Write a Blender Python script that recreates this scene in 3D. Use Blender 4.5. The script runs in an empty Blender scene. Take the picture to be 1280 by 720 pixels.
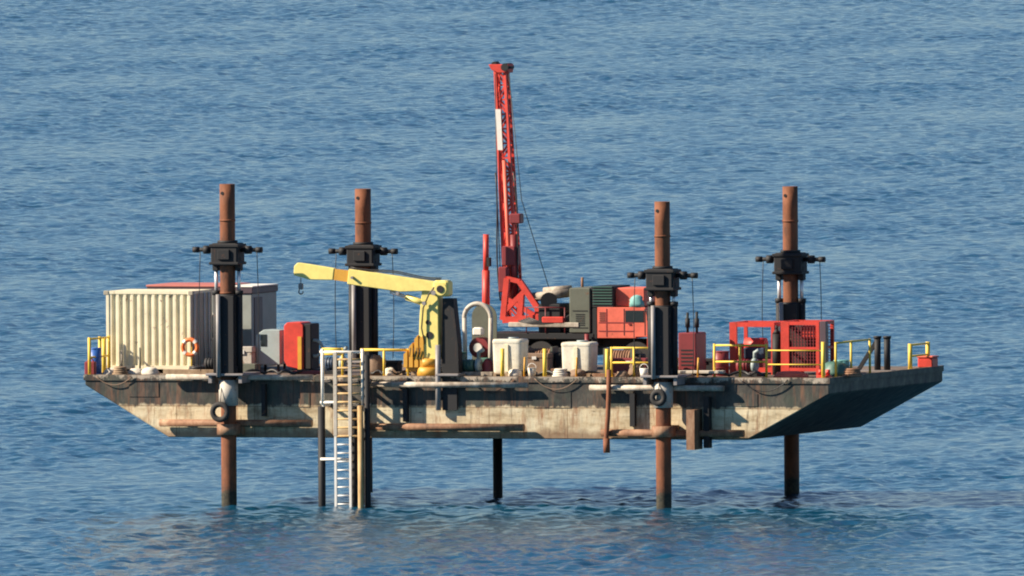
import bpy, math, random
import numpy as np
from mathutils import Vector, Matrix
random.seed(7)
rng = np.random.default_rng(11)
SC = bpy.context.scene
COL = SC.collection
R = math.radians

# ------------------------------------------------------------------ camera
# world frame = barge frame: X along the barge, Y across it (away from the viewer), Z up, water at 0
YAW = R(18.0)          # the far-off viewpoint sees a little of the barge's right end
FPX = 45000.0          # focal length in pixels of a 1280 px wide picture (very long tele lens)
DEP = 1365.0 / FPX      # downward tilt of the optical axis
ROLL = 0.006
DIST = 1267.0
fw = Vector((-math.sin(YAW) * math.cos(DEP), math.cos(YAW) * math.cos(DEP), -math.sin(DEP)))
rt0 = Vector((math.cos(YAW), math.sin(YAW), 0))
up0 = rt0.cross(fw)
rt = rt0 * math.cos(ROLL) - up0 * math.sin(ROLL)
up = rt.cross(fw)


def ray(px, py):
    return fw + rt * ((px - 640) / FPX) + up * ((360 - py) / FPX)


CAMPOS = Vector((0, -0.55, 0)) - ray(557, 634) * DIST
cam_d = bpy.data.cameras.new('camera')
cam = bpy.data.objects.new('camera', cam_d)
COL.objects.link(cam)
cam_d.sensor_width = 36
cam_d.lens = FPX * 36 / 1280
cam_d.clip_start = 1
cam_d.clip_end = 60000
m3 = Matrix((rt, up, -fw)).transposed()
cam.matrix_world = Matrix.Translation(CAMPOS) @ m3.to_4x4()
SC.camera = cam

# ------------------------------------------------------------------ light
SUN_EL = R(33)
TH = R(82)             # the sun stands to the left and behind the viewer
back = Vector((math.sin(YAW), -math.cos(YAW), 0))
left = Vector((-math.cos(YAW), -math.sin(YAW), 0))
sh = back * math.cos(TH) + left * math.sin(TH)
sdir = Vector((sh.x * math.cos(SUN_EL), sh.y * math.cos(SUN_EL), math.sin(SUN_EL)))
sun_d = bpy.data.lights.new('sun', 'SUN')
sun_d.energy = 5.0
sun_d.angle = R(0.5)
sun_d.color = (1.0, 0.86, 0.68)
sun = bpy.data.objects.new('sun', sun_d)
COL.objects.link(sun)
sun.rotation_euler = sdir.to_track_quat('Z', 'Y').to_euler()
sun.location = (0, 0, 60)

world = bpy.data.worlds.new('World')
SC.world = world
world.use_nodes = True
wn = world.node_tree
bg = wn.nodes['Background']
sky = wn.nodes.new('ShaderNodeTexSky')
sky.sky_type = 'NISHITA'
sky.sun_disc = False
sky.sun_elevation = SUN_EL
sky.sun_rotation = math.atan2(sdir.x, sdir.y)
sky.air_density = 0.85
sky.dust_density = 0.0
sky.ozone_density = 4.0
wn.links.new(sky.outputs[0], bg.inputs[0])
bg.inputs[1].default_value = 0.05

SC.view_settings.view_transform = 'Standard'
SC.view_settings.look = 'None'
SC.view_settings.exposure = 1.05
SC.view_settings.gamma = 1.0
SC.view_settings.use_curve_mapping = False
SC.cycles.filter_width = 2.0
SC.cycles.max_bounces = 6
SC.cycles.caustics_reflective = False
SC.cycles.caustics_refractive = False


# ------------------------------------------------------------------ coordinates: photograph point at a known depth Y
def P(px, py, Y):
    r = ray(px, py)
    t = (Y - CAMPOS.y) / r.y
    return CAMPOS + r * t


def X(px, Y, py=450):
    return P(px, py, Y).x


def Z(py, px, Y):
    return P(px, py, Y).z


# ------------------------------------------------------------------ materials
def srgb(r, g, b):
    f = lambda c: (c / 255 / 12.92) if c <= 10 else ((c / 255 + 0.055) / 1.055) ** 2.4
    return (f(r), f(g), f(b), 1)


class NT:
    def __init__(s, name):
        s.m = bpy.data.materials.new(name)
        s.m.use_nodes = True
        s.n = s.m.node_tree.nodes
        s.l = s.m.node_tree.links
        s.b = s.n['Principled BSDF']
        s.geo = s.n.new('ShaderNodeTexCoord')

    def mapped(s, scale=(1, 1, 1), loc=(0, 0, 0)):
        mp = s.n.new('ShaderNodeMapping')
        mp.inputs['Scale'].default_value = scale
        mp.inputs['Location'].default_value = loc
        s.l.new(s.geo.outputs['Object'], mp.inputs[0])
        return mp.outputs[0]

    def noise(s, scale, detail=4, rough=0.6, vec=None, stretch=(1, 1, 1), loc=(0, 0, 0)):
        t = s.n.new('ShaderNodeTexNoise')
        t.inputs['Scale'].default_value = scale
        t.inputs['Detail'].default_value = detail
        t.inputs['Roughness'].default_value = rough
        s.l.new(vec or s.mapped(stretch, loc), t.inputs['Vector'])
        return t.outputs['Fac']

    def ramp(s, fac, stops):
        r = s.n.new('ShaderNodeValToRGB')
        el = r.color_ramp.elements
        while len(el) < len(stops):
            el.new(0.5)
        for e, (p, c) in zip(el, stops):
            e.position = p
            e.color = c if len(c) == 4 else (*c, 1)
        s.l.new(fac, r.inputs[0])
        return r.outputs[0]

    def mask(s, fac, a, b):
        return s.ramp(fac, [(a, (0, 0, 0, 1)), (b, (1, 1, 1, 1))])

    def mix(s, fac, a, b, mode='MIX'):
        m = s.n.new('ShaderNodeMix')
        m.data_type = 'RGBA'
        m.blend_type = mode
        if isinstance(fac, float):
            m.inputs[0].default_value = fac
        else:
            s.l.new(fac, m.inputs[0])
        for i, v in ((6, a), (7, b)):
            if isinstance(v, tuple):
                m.inputs[i].default_value = v if len(v) == 4 else (*v, 1)
            else:
                s.l.new(v, m.inputs[i])
        return m.outputs[2]

    def math(s, op, a, b=0.0):
        m = s.n.new('ShaderNodeMath')
        m.operation = op
        for i, v in ((0, a), (1, b)):
            if isinstance(v, (int, float)):
                m.inputs[i].default_value = v
            else:
                s.l.new(v, m.inputs[i])
        return m.outputs[0]

    def bump(s, fac, strength=0.3, dist=0.02):
        b = s.n.new('ShaderNodeBump')
        b.inputs['Strength'].default_value = strength
        b.inputs['Distance'].default_value = dist
        s.l.new(fac, b.inputs['Height'])
        s.l.new(b.outputs[0], s.b.inputs['Normal'])

    def done(s, col, rough=0.6, metal=0.0):
        if isinstance(col, tuple):
            s.b.inputs['Base Color'].default_value = col
        else:
            s.l.new(col, s.b.inputs['Base Color'])
        if isinstance(rough, float):
            s.b.inputs['Roughness'].default_value = rough
        else:
            s.l.new(rough, s.b.inputs['Roughness'])
        s.b.inputs['Metallic'].default_value = metal
        return s.m


RUST_D = (0.075, 0.028, 0.014, 1)
RUST = (0.20, 0.075, 0.03, 1)
RUST_L = (0.34, 0.15, 0.07, 1)


def paint(name, col, rust=0.35, dirt=0.5, rough=0.5, scale=2.0, streak=True):
    """worn marine paint: slow tone drift, grime, vertical rust runs and chips"""
    t = NT(name)
    c = (*col, 1)
    dark = (col[0] * 0.5 + 0.01, col[1] * 0.47 + 0.008, col[2] * 0.42 + 0.006, 1)
    base = t.mix(t.mask(t.noise(scale, 5, 0.7), 0.40, 0.72), c, dark)
    base = t.mix(1.0 - dirt, base, c)
    if rust > 0:
        r1 = t.mask(t.noise(3.1, 6, 0.75, loc=(3, 1, 7)), 0.66 - 0.12 * rust, 0.72 - 0.08 * rust)
        if streak:
            r2 = t.mask(t.noise(2.6, 5, 0.7, stretch=(2.4, 2.4, 0.22), loc=(5, 2, 1)), 0.68 - 0.14 * rust, 0.82 - 0.12 * rust)
            r1 = t.mix(0.75, r1, t.mix(1.0, r1, r2, 'LIGHTEN'))
        base = t.mix(r1, base, t.ramp(t.noise(9, 3), [(0.3, RUST_D), (0.55, RUST), (0.75, RUST_L)]))
    t.bump(t.noise(14, 3), 0.25, 0.01)
    return t.done(base, rough)


def rusty(name, dark, mid, light, scale=3.0, rough=0.75):
    t = NT(name)
    a = t.noise(scale, 7, 0.72, stretch=(1, 1, 0.45))
    b = t.noise(0.9, 4, 0.6, stretch=(1, 1, 0.6), loc=(4, 4, 4))
    f = t.math('ADD', t.math('MULTIPLY', a, 0.65), t.math('MULTIPLY', b, 0.35))
    c = t.ramp(f, [(0.34, dark), (0.50, mid), (0.66, light)])
    t.bump(t.noise(16, 4), 0.4, 0.01)
    return t.done(c, rough)


def hull_material():
    t = NT('hull_paint')
    pos = t.geo.outputs['Object']
    sep = t.n.new('ShaderNodeSeparateXYZ')
    t.l.new(pos, sep.inputs[0])
    z = t.math('ADD', sep.outputs[2], 2.40)     # object origin sits at the hull bottom
    # upper works: dark grey paint gone chalky
    g = t.ramp(t.noise(1.7, 7, 0.72, stretch=(1, 1, 0.6)),
               [(0.30, (0.012, 0.013, 0.013)), (0.48, (0.042, 0.041, 0.036)), (0.66, (0.105, 0.094, 0.075))])
    gr = t.mask(t.noise(1.25, 5, 0.7, loc=(9, 3, 0)), 0.5, 0.72)
    g = t.mix(gr, g, (0.046, 0.062, 0.045, 1))
    runs = t.mask(t.noise(2.6, 6, 0.72, stretch=(1.9, 1.9, 0.16), loc=(2, 0, 5)), 0.50, 0.66)
    g = t.mix(t.math('MULTIPLY', runs, 0.75), g, (0.21, 0.095, 0.05, 1))
    # lower band: cream antifouling, stained
    c = t.ramp(t.noise(1.3, 7, 0.72, stretch=(0.6, 1, 1.9), loc=(1, 8, 2)),
               [(0.32, (0.34, 0.25, 0.14)), (0.46, (0.60, 0.49, 0.31)), (0.62, (0.74, 0.65, 0.45))])
    c = t.mix(t.mask(t.noise(2.2, 6, 0.75, stretch=(1.4, 1, 0.28), loc=(6, 1, 3)), 0.52, 0.72), c, (0.30, 0.13, 0.055, 1))
    c = t.mix(t.mask(t.noise(5, 5, 0.7, stretch=(0.4, 1, 2.2), loc=(1, 1, 3)), 0.62, 0.72), c, (0.10, 0.065, 0.04, 1))
    # wavy waterline between the two
    e = t.math('ADD', z, t.math('MULTIPLY', t.math('SUBTRACT', t.noise(2.4, 6, 0.75, stretch=(1, 1, 0.5), loc=(0, 3, 3)), 0.5), 0.55))
    mk = t.n.new('ShaderNodeMapRange')
    mk.inputs['From Min'].default_value = 3.50
    mk.inputs['From Max'].default_value = 3.58
    t.l.new(e, mk.inputs['Value'])
    col = t.mix(mk.outputs[0], c, g)
    # rusty grime near the bottom edge
    e2 = t.math('ADD', z, t.math('MULTIPLY', t.math('SUBTRACT', t.noise(1.6, 5, 0.7, loc=(7, 3, 3)), 0.5), 0.7))
    mk2 = t.n.new('ShaderNodeMapRange')
    mk2.inputs['From Min'].default_value = 2.78
    mk2.inputs['From Max'].default_value = 2.55
    t.l.new(e2, mk2.inputs['Value'])
    col = t.mix(t.math('MULTIPLY', mk2.outputs[0], 0.7), col, (0.20, 0.10, 0.05, 1))
    # bleached scuffs along the sheer
    e3 = t.math('ADD', z, t.math('MULTIPLY', t.math('SUBTRACT', t.noise(1.5, 7, 0.8, loc=(2, 3, 9)), 0.5), 1.5))
    mk3 = t.n.new('ShaderNodeMapRange')
    mk3.inputs['From Min'].default_value = 4.46
    mk3.inputs['From Max'].default_value = 4.56
    t.l.new(e3, mk3.inputs['Value'])
    col = t.mix(t.math('MULTIPLY', mk3.outputs[0], 0.7), col, (0.62, 0.53, 0.42, 1))
    # welded plate seams and sun-bleached plates
    br = t.n.new('ShaderNodeTexBrick')
    br.offset = 0.5
    br.inputs['Scale'].default_value = 1.0
    br.inputs['Brick Width'].default_value = 2.9
    br.inputs['Row Height'].default_value = 1.1
    br.inputs['Mortar Size'].default_value = 0.022
    br.inputs['Color1'].default_value = (0.78, 0.78, 0.78, 1)
    br.inputs['Color2'].default_value = (1, 1, 1, 1)
    br.inputs['Mortar'].default_value = (0.45, 0.36, 0.30, 1)
    cmb = t.n.new('ShaderNodeCombineXYZ')
    t.l.new(sep.outputs[0], cmb.inputs[0])
    t.l.new(sep.outputs[2], cmb.inputs[1])
    t.l.new(cmb.outputs[0], br.inputs['Vector'])
    col = t.mix(0.8, col, br.outputs['Color'], 'MULTIPLY')
    # dark rust weeping from the bottom chine and from fittings
    wp = t.mask(t.noise(3.3, 6, 0.75, stretch=(1.6, 1.6, 0.12), loc=(8, 8, 5)), 0.57, 0.66)
    col = t.mix(t.math('MULTIPLY', wp, 0.7), col, (0.07, 0.035, 0.02, 1))
    # right-facing raked end: its shade is put into a darker, mottled colour
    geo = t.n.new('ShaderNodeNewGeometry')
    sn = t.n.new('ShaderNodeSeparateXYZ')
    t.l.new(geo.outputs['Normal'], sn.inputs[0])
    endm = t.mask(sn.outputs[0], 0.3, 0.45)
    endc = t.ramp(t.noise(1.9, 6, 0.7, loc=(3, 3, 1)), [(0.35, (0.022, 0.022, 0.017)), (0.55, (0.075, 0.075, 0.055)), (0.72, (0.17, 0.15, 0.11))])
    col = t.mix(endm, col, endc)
    t.bump(t.noise(1.1, 3, 0.5, stretch=(1.6, 1.6, 0.8)), 0.6, 0.08)
    return t.done(col, 0.65)


M = {}
M['hull'] = hull_material()
M['deck'] = rusty('deck_plate', (0.05, 0.04, 0.035, 1), (0.13, 0.10, 0.08, 1), (0.27, 0.20, 0.15, 1), 1.8)
def leg_material():
    t = NT('rusted_leg')
    a = t.noise(2.6, 8, 0.75, stretch=(1, 1, 0.35))
    b = t.noise(0.8, 4, 0.6, stretch=(1, 1, 0.5), loc=(4, 4, 4))
    f = t.math('ADD', t.math('MULTIPLY', a, 0.55), t.math('MULTIPLY', b, 0.45))
    c = t.ramp(f, [(0.36, (0.035, 0.014, 0.009)), (0.47, (0.15, 0.05, 0.02)), (0.56, (0.22, 0.072, 0.028)), (0.68, (0.28, 0.115, 0.05))])
    sc = t.mask(t.noise(3.0, 5, 0.7, stretch=(3.0, 3.0, 0.10), loc=(1, 5, 2)), 0.60, 0.70)
    c = t.mix(t.math('MULTIPLY', sc, 0.6), c, (0.045, 0.03, 0.025, 1))
    sep = t.n.new('ShaderNodeSeparateXYZ')
    t.l.new(t.geo.outputs['Object'], sep.inputs[0])
    e = t.math('ADD', sep.outputs[2], t.math('MULTIPLY', t.math('SUBTRACT', t.noise(3.5, 6, 0.75), 0.5), 1.1))
    mk = t.n.new('ShaderNodeMapRange')
    mk.inputs['From Min'].default_value = 0.72
    mk.inputs['From Max'].default_value = 0.45
    t.l.new(e, mk.inputs['Value'])
    c = t.mix(mk.outputs[0], c, t.ramp(t.noise(8, 5), [(0.4, (0.012, 0.013, 0.009)), (0.7, (0.06, 0.05, 0.03))]))
    t.bump(t.noise(12, 5), 0.5, 0.015)
    return t.done(c, 0.78)


M['leg'] = leg_material()
M['spud'] = rusty('rusted_pipe', (0.10, 0.030, 0.012, 1), (0.20, 0.066, 0.026, 1), (0.30, 0.115, 0.055, 1), 2.2)
M['beam'] = rusty('rusty_beam', (0.07, 0.032, 0.018, 1), (0.24, 0.12, 0.065, 1), (0.45, 0.30, 0.19, 1), 2.6)
M['beam_pale'] = rusty('pale_scuffed_beam', (0.10, 0.07, 0.05, 1), (0.34, 0.29, 0.23, 1), (0.68, 0.62, 0.52, 1), 2.2)
M['black'] = paint('black_steel', (0.007, 0.008, 0.011), 0.28, 0.3, 0.7)
M['tower_grey'] = paint('grey_steel', (0.27, 0.25, 0.25), 0.35, 0.6, 0.5)
M['rod_grey'] = paint('pale_grey_steel', (0.27, 0.255, 0.25), 0.3, 0.5, 0.5)
M['sleeve'] = paint('pale_sleeve', (0.50, 0.46, 0.40), 0.6, 0.5, 0.6)
M['chrome'] = NT('ram_steel').done((0.75, 0.75, 0.75, 1), 0.35, 0.5)
M['rubber'] = paint('old_rubber', (0.03, 0.028, 0.028), 0.1, 0.5, 0.8)
M['cream'] = paint('cream_container_paint', (0.82, 0.75, 0.54), 0.40, 0.35, 0.55)
M['cream_door'] = paint('weathered_door_paint', (0.42, 0.38, 0.30), 0.35, 0.5, 0.55)
M['cabin'] = paint('cabin_grey', (0.30, 0.33, 0.31), 0.1, 0.4, 0.5)
M['cabin_dark'] = paint('cabin_fascia', (0.09, 0.06, 0.075), 0.1, 0.4, 0.5)
M['roof_red'] = paint('red_roof', (0.50, 0.16, 0.13), 0.2, 0.4, 0.6)
M['glass'] = NT('window_glass').done((0.015, 0.02, 0.022, 1), 0.08)
M['red'] = paint('red_machine_paint', (0.66, 0.055, 0.035), 0.24, 0.7, 0.5)
M['red_pale'] = paint('faded_red_paint', (0.76, 0.15, 0.095), 0.22, 0.65, 0.55)
M['red_dark'] = paint('maroon_paint', (0.22, 0.03, 0.035), 0.2, 0.5, 0.5)
M['yellow'] = paint('crane_yellow', (0.86, 0.72, 0.22), 0.14, 0.4, 0.45)
M['yellow_dark'] = paint('ochre_yellow', (0.66, 0.34, 0.04), 0.3, 0.4, 0.5)
M['rail'] = paint('rail_yellow', (0.80, 0.56, 0.07), 0.35, 0.3, 0.55, 4)
M['white'] = paint('worn_white', (0.78, 0.75, 0.68), 0.16, 0.25, 0.5)
M['tank'] = paint('stained_white_plastic', (0.74, 0.70, 0.58), 0.30, 0.75, 0.6, 1.6)
M['alu'] = paint('bare_aluminium', (0.72, 0.71, 0.68), 0.12, 0.25, 0.4)
M['olive'] = paint('olive_grey_paint', (0.12, 0.13, 0.10), 0.2, 0.5, 0.55)
M['maroon_black'] = paint('blackish_maroon', (0.035, 0.012, 0.014), 0.2, 0.5, 0.7)
M['green'] = paint('dull_green_paint', (0.06, 0.15, 0.12), 0.1, 0.4, 0.5)
M['teal'] = paint('faded_teal', (0.16, 0.40, 0.38), 0.05, 0.4, 0.6)
M['blue'] = paint('blue_plastic', (0.03, 0.12, 0.42), 0.0, 0.3, 0.45)
M['navy'] = paint('dark_navy_paint', (0.03, 0.055, 0.10), 0.1, 0.5, 0.5)
M['machine_grey'] = paint('machine_grey', (0.33, 0.40, 0.40), 0.15, 0.4, 0.5)
M['orange'] = NT('buoy_orange').done((0.75, 0.17, 0.04, 1), 0.5)
M['tan'] = rusty('stained_tan_paint', (0.22, 0.12, 0.05, 1), (0.46, 0.31, 0.14, 1), (0.60, 0.47, 0.26, 1), 2.0)
M['wood'] = rusty('weathered_timber', (0.12, 0.075, 0.045, 1), (0.30, 0.21, 0.13, 1), (0.50, 0.40, 0.28, 1), 3.0, 0.85)
M['tarp'] = paint('brown_tarp', (0.24, 0.16, 0.11), 0.0, 0.5, 0.8)
M['sack'] = paint('pale_sacking', (0.70, 0.64, 0.54), 0.0, 0.4, 0.85)
M['hose'] = NT('hose_rubber').done((0.02, 0.02, 0.022, 1), 0.5)


# ------------------------------------------------------------------ mesh building
class MB:
    def __init__(s):
        s.v = []
        s.f = []
        s.smooth = []

    def add(s, vs, fs, sm=False):
        o = len(s.v)
        s.v += [Vector(v) for v in vs]
        s.f += [tuple(i + o for i in f) for f in fs]
        s.smooth += [sm] * len(fs)
        return s

    def box(s, x0, x1, y0, y1, z0, z1, c=0.0):
        """box, with chamfered vertical+horizontal edges when c > 0"""
        x0, x1 = min(x0, x1), max(x0, x1)
        y0, y1 = min(y0, y1), max(y0, y1)
        z0, z1 = min(z0, z1), max(z0, z1)
        if c <= 0:
            vs = [(x, y, z) for z in (z0, z1) for x, y in ((x0, y0), (x1, y0), (x1, y1), (x0, y1))]
            return s.add(vs, [(0, 3, 2, 1), (4, 5, 6, 7), (0, 1, 5, 4), (1, 2, 6, 5), (2, 3, 7, 6), (3, 0, 4, 7)])
        c = min(c, (x1 - x0) / 3, (y1 - y0) / 3, (z1 - z0) / 3)

        def ring(d, z):
            a, b, e, g = x0 + d, x1 - d, y0 + d, y1 - d
            return [(a + c, e, z), (b - c, e, z), (b, e + c, z), (b, g - c, z), (b - c, g, z), (a + c, g, z), (a, g - c, z), (a, e + c, z)]
        vs = ring(c, z0) + ring(0, z0 + c) + ring(0, z1 - c) + ring(c, z1)
        fs = [tuple(range(7, -1, -1)), tuple(range(24, 32))]
        for k in range(3):
            for i in range(8):
                j = (i + 1) % 8
                fs.append((k * 8 + i, k * 8 + j, k * 8 + 8 + j, k * 8 + 8 + i))
        return s.add(vs, fs)

    def prism(s, pts, y0, y1):
        """outline of (x, z) points pushed from y0 to y1"""
        n = len(pts)
        vs = [(x, y0, z) for x, z in pts] + [(x, y1, z) for x, z in pts]
        fs = [tuple(range(n)), tuple(range(2 * n - 1, n - 1, -1))]
        for i in range(n):
            j = (i + 1) % n
            fs.append((j, i, n + i, n + j))
        return s.add(vs, fs)

    def tube(s, pts, r, n=10, r2=None, cap=True):
        pts = [Vector(p) for p in pts]
        vs = []
        fs = []
        m = len(pts)
        pu = None
        for k, p in enumerate(pts):
            d = (pts[min(k + 1, m - 1)] - pts[max(k - 1, 0)]).normalized()
            if pu is None:
                pu = d.orthogonal().normalized()
            u = (pu - d * pu.dot(d)).normalized()
            pu = u
            w = d.cross(u)
            rr = r if r2 is None else r + (r2 - r) * k / (m - 1)
            for i in range(n):
                a = 2 * math.pi * i / n
                vs.append(p + (u * math.cos(a) + w * math.sin(a)) * rr)
        for k in range(m - 1):
            for i in range(n):
                j = (i + 1) % n
                fs.append((k * n + i, k * n + j, k * n + n + j, k * n + n + i))
        s.add(vs, fs, True)
        if cap:
            o = len(s.v) - len(vs)
            s.f.append(tuple(o + i for i in range(n - 1, -1, -1)))
            s.f.append(tuple(o + (m - 1) * n + i for i in range(n)))
            s.smooth += [False, False]
        return s

    def bar(s, a, b, w, h=None):
        """square bar from a to b"""
        a, b = Vector(a), Vector(b)
        h = h or w
        d = (b - a).normalized()
        u = d.cross(Vector((0, 0, 1)))
        if u.length < 1e-3:
            u = Vector((1, 0, 0))
        u.normalize()
        v = u.cross(d)
        vs = []
        for p in (a, b):
            for i, j in ((-1, -1), (1, -1), (1, 1), (-1, 1)):
                vs.append(p + u * (i * w / 2) + v * (j * h / 2))
        return s.add(vs, [(0, 3, 2, 1), (4, 5, 6, 7), (0, 1, 5, 4), (1, 2, 6, 5), (2, 3, 7, 6), (3, 0, 4, 7)])

    def torus(s, c, R_, r, axis='Y', n=28, k=8, a0=0.0, a1=2 * math.pi):
        c = Vector(c)
        full = abs(a1 - a0 - 2 * math.pi) < 1e-4
        vs = []
        fs = []
        m = n if full else n + 1
        for i in range(m):
            a = a0 + (a1 - a0) * i / n
            for j in range(k):
                b = 2 * math.pi * j / k
                q = R_ + r * math.cos(b)
                e = (q * math.cos(a), q * math.sin(a), r * math.sin(b))
                if axis == 'Y':
                    e = (e[0], e[2], e[1])
                elif axis == 'X':
                    e = (e[2], e[0], e[1])
                vs.append(c + Vector(e))
        for i in range(n):
            ii = (i + 1) % m
            for j in range(k):
                jj = (j + 1) % k
                fs.append((i * k + j, ii * k + j, ii * k + jj, i * k + jj))
        return s.add(vs, fs, True)

    def lump(s, c, rx, ry, rz, seed, n=12, amp=0.25):
        """irregular heap / sack with a flat bottom"""
        rr = random.Random(seed)
        vs = []
        fs = []
        k = 6
        for j in range(k):
            t = j / (k - 1)
            for i in range(n):
                a = 2 * math.pi * i / n
                q = math.cos(t * math.pi / 2) ** 0.6 if j < k - 1 else 0.02
                w = 1 + amp * (rr.random() - 0.5) * 2 * (0.4 if j == k - 1 else 1)
                vs.append((c[0] + rx * q * w * math.cos(a), c[1] + ry * q * w * math.sin(a),
                           c[2] + rz * math.sin(t * math.pi / 2) * (1 + amp * 0.5 * (rr.random() - 0.5))))
        for j in range(k - 1):
            for i in range(n):
                ii = (i + 1) % n
                fs.append((j * n + i, j * n + ii, j * n + n + ii, j * n + n + i))
        fs.append(tuple((k - 1) * n + i for i in range(n)))
        fs.append(tuple(range(n - 1, -1, -1)))
        return s.add(vs, fs, True)

    def build(s, name, mat, parent=None, bevel=0.0):
        off = Vector((0, 0, 0))
        p = parent
        while p is not None:
            off += p.location
            p = p.parent
        me = bpy.data.meshes.new(name)
        me.from_pydata([v - off for v in s.v], [], s.f)
        me.polygons.foreach_set('use_smooth', s.smooth)
        import bmesh
        b = bmesh.new()
        b.from_mesh(me)
        bmesh.ops.recalc_face_normals(b, faces=b.faces)
        if bevel > 0:
            ed = [e for e in b.edges if len(e.link_faces) == 2 and e.calc_face_angle(0) > 0.6]
            bmesh.ops.bevel(b, geom=ed, offset=bevel, segments=1, affect='EDGES', clamp_overlap=True)
        b.to_mesh(me)
        b.free()
        me.materials.append(M[mat] if isinstance(mat, str) else mat)
        o = bpy.data.objects.new(name, me)
        COL.objects.link(o)
        if parent is not None:
            o.parent = parent
        return o


def tag(o, label=None, cat=None, group=None, kind=None):
    if label:
        o['label'] = label
    if cat:
        o['category'] = cat
    if group:
        o['group'] = group
    if kind:
        o['kind'] = kind
    return o


def thing(name, loc, label, cat, group=None):
    o = bpy.data.objects.new(name, None)
    o.empty_display_size = 0.3
    COL.objects.link(o)
    o.location = loc
    return tag(o, label, cat, group)


def copy_tree(o, loc, label, parent=None):
    c = o.copy()
    COL.objects.link(c)
    if parent is None:
        c.location = loc
        c['label'] = label
    else:
        c.parent = parent
    for ch in list(o.children):
        copy_tree(ch, None, None, c)
    return c


# ------------------------------------------------------------------ water
def axis(core0, core1, step, far, grow=1.35):
    a = list(np.arange(core0, core1 + step / 2, step))
    d = step
    lo = []
    x = core0
    while x > -far:
        d *= grow
        x -= d
        lo.append(x)
    d = step
    hi = []
    x = a[-1]
    while x < far:
        d *= grow
        x += d
        hi.append(x)
    return np.array(lo[::-1] + a + hi)


def build_water():
    # sheet laid out along the wind-free view axis; dense where waves are large enough to be seen one by one
    ca, sa = math.cos(YAW), math.sin(YAW)
    # across (cx) and along (cy) axes
    # mesh rows widen slowly with distance so that far waves cost no more than near ones
    cx = axis(-34, 38, 0.17, 9000)
    rows = [-260.0]
    while rows[-1] < 1050:
        y = rows[-1]
        rows.append(y + 0.19 * (1.0 + max(0.0, y + 60) / 900))
    core = np.array(rows)
    lo = []
    x, d = core[0], 0.24
    while x > -1500:
        d *= 1.35
        x -= d
        lo.append(x)
    hi = []
    x, d = core[-1], 0.5
    while x < 26000:
        d *= 1.3
        x += d
        hi.append(x)
    cy = np.array(lo[::-1] + list(core) + hi)
    gx, gy = np.meshgrid(cx, cy)
    gx = gx * np.clip((DIST + gy) / DIST, 0.75, 2.2)
    wx = (gx * ca - gy * sa).astype(np.float32).ravel()
    wy = (gx * sa + gy * ca).astype(np.float32).ravel()
    h = np.zeros_like(wx)
    dx = np.zeros_like(wx)
    dy = np.zeros_like(wx)
    N = 90
    wind = YAW + R(-14)
    for i in range(N):
        lam = 0.5 * (2.6 / 0.5) ** ((i + rng.random()) / N)
        k = 2 * math.pi / lam
        th = wind + rng.normal(0, 0.5)
        slope = 0.0245 * (1.0 if lam < 1.4 else (1.4 / lam) ** 0.8)
        amp = slope / k
        ph = rng.random() * 6.283
        kx, ky = k * math.cos(th), k * math.sin(th)
        arg = wx * np.float32(kx) + wy * np.float32(ky) + np.float32(ph)
        c = np.cos(arg)
        sn = np.sin(arg)
        h += np.float32(amp) * c
        dx -= np.float32(0.8 * amp * math.cos(th)) * sn
        dy -= np.float32(0.8 * amp * math.sin(th)) * sn
    # gusts: patches of rougher and calmer water
    g = np.ones_like(wx)
    for i in range(8):
        lam = 14 * (90 / 14) ** rng.random()
        th = rng.random() * 6.283
        g += np.float32(0.10) * np.cos(wx * np.float32(6.283 / lam * math.cos(th)) + wy * np.float32(6.283 / lam * math.sin(th)) + np.float32(rng.random() * 6))
    half = 40 * np.clip((DIST + gy.ravel()) / DIST, 0.75, 2.2)
    inx = np.clip(1.0 - (np.abs(gx.ravel() - 2) - half) / 20, 0, 1)
    iny = np.clip(1.0 - np.maximum(gy.ravel() - 1050, -260 - gy.ravel()) / 30, 0, 1)
    f = np.clip(inx * iny * g, 0, 2).astype(np.float32)
    verts = np.stack([wx + dx * f, wy + dy * f, h * f], 1).astype(np.float32)
    nx, ny = len(cx), len(cy)
    idx = np.arange(nx * ny).reshape(ny, nx)
    quads = np.stack([idx[:-1, :-1], idx[:-1, 1:], idx[1:, 1:], idx[1:, :-1]], -1).reshape(-1).astype(np.int32)
    nf = len(quads) // 4
    me = bpy.data.meshes.new('water')
    me.vertices.add(nx * ny)
    me.vertices.foreach_set('co', verts.ravel())
    me.loops.add(len(quads))
    me.loops.foreach_set('vertex_index', quads)
    me.polygons.add(nf)
    me.polygons.foreach_set('loop_start', np.arange(0, nf * 4, 4, dtype=np.int32))
    me.polygons.foreach_set('use_smooth', np.ones(nf, dtype=bool))
    me.update(calc_edges=True)
    t = NT('sea_water')
    t.b.inputs['IOR'].default_value = 1.333
    t.b.inputs['Specular IOR Level'].default_value = 0.5
    t.bump(t.noise(4.2, 4, 0.65), 0.6, 0.05)
    me.materials.append(t.done((0.006, 0.070, 0.140, 1), 0.07))
    o = bpy.data.objects.new('water', me)
    COL.objects.link(o)
    tag(o, kind='structure')


build_water()

# ------------------------------------------------------------------ the barge
ZD = 4.55          # deck height
ZB = 2.40          # hull bottom
WB = 13.4          # beam
XL, XR = -13.55, 14.0
barge = thing('work_barge', (0, WB / 2, ZB), 'long flat steel jack-up barge with dark grey and cream hull raised above the water', 'barge')


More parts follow.
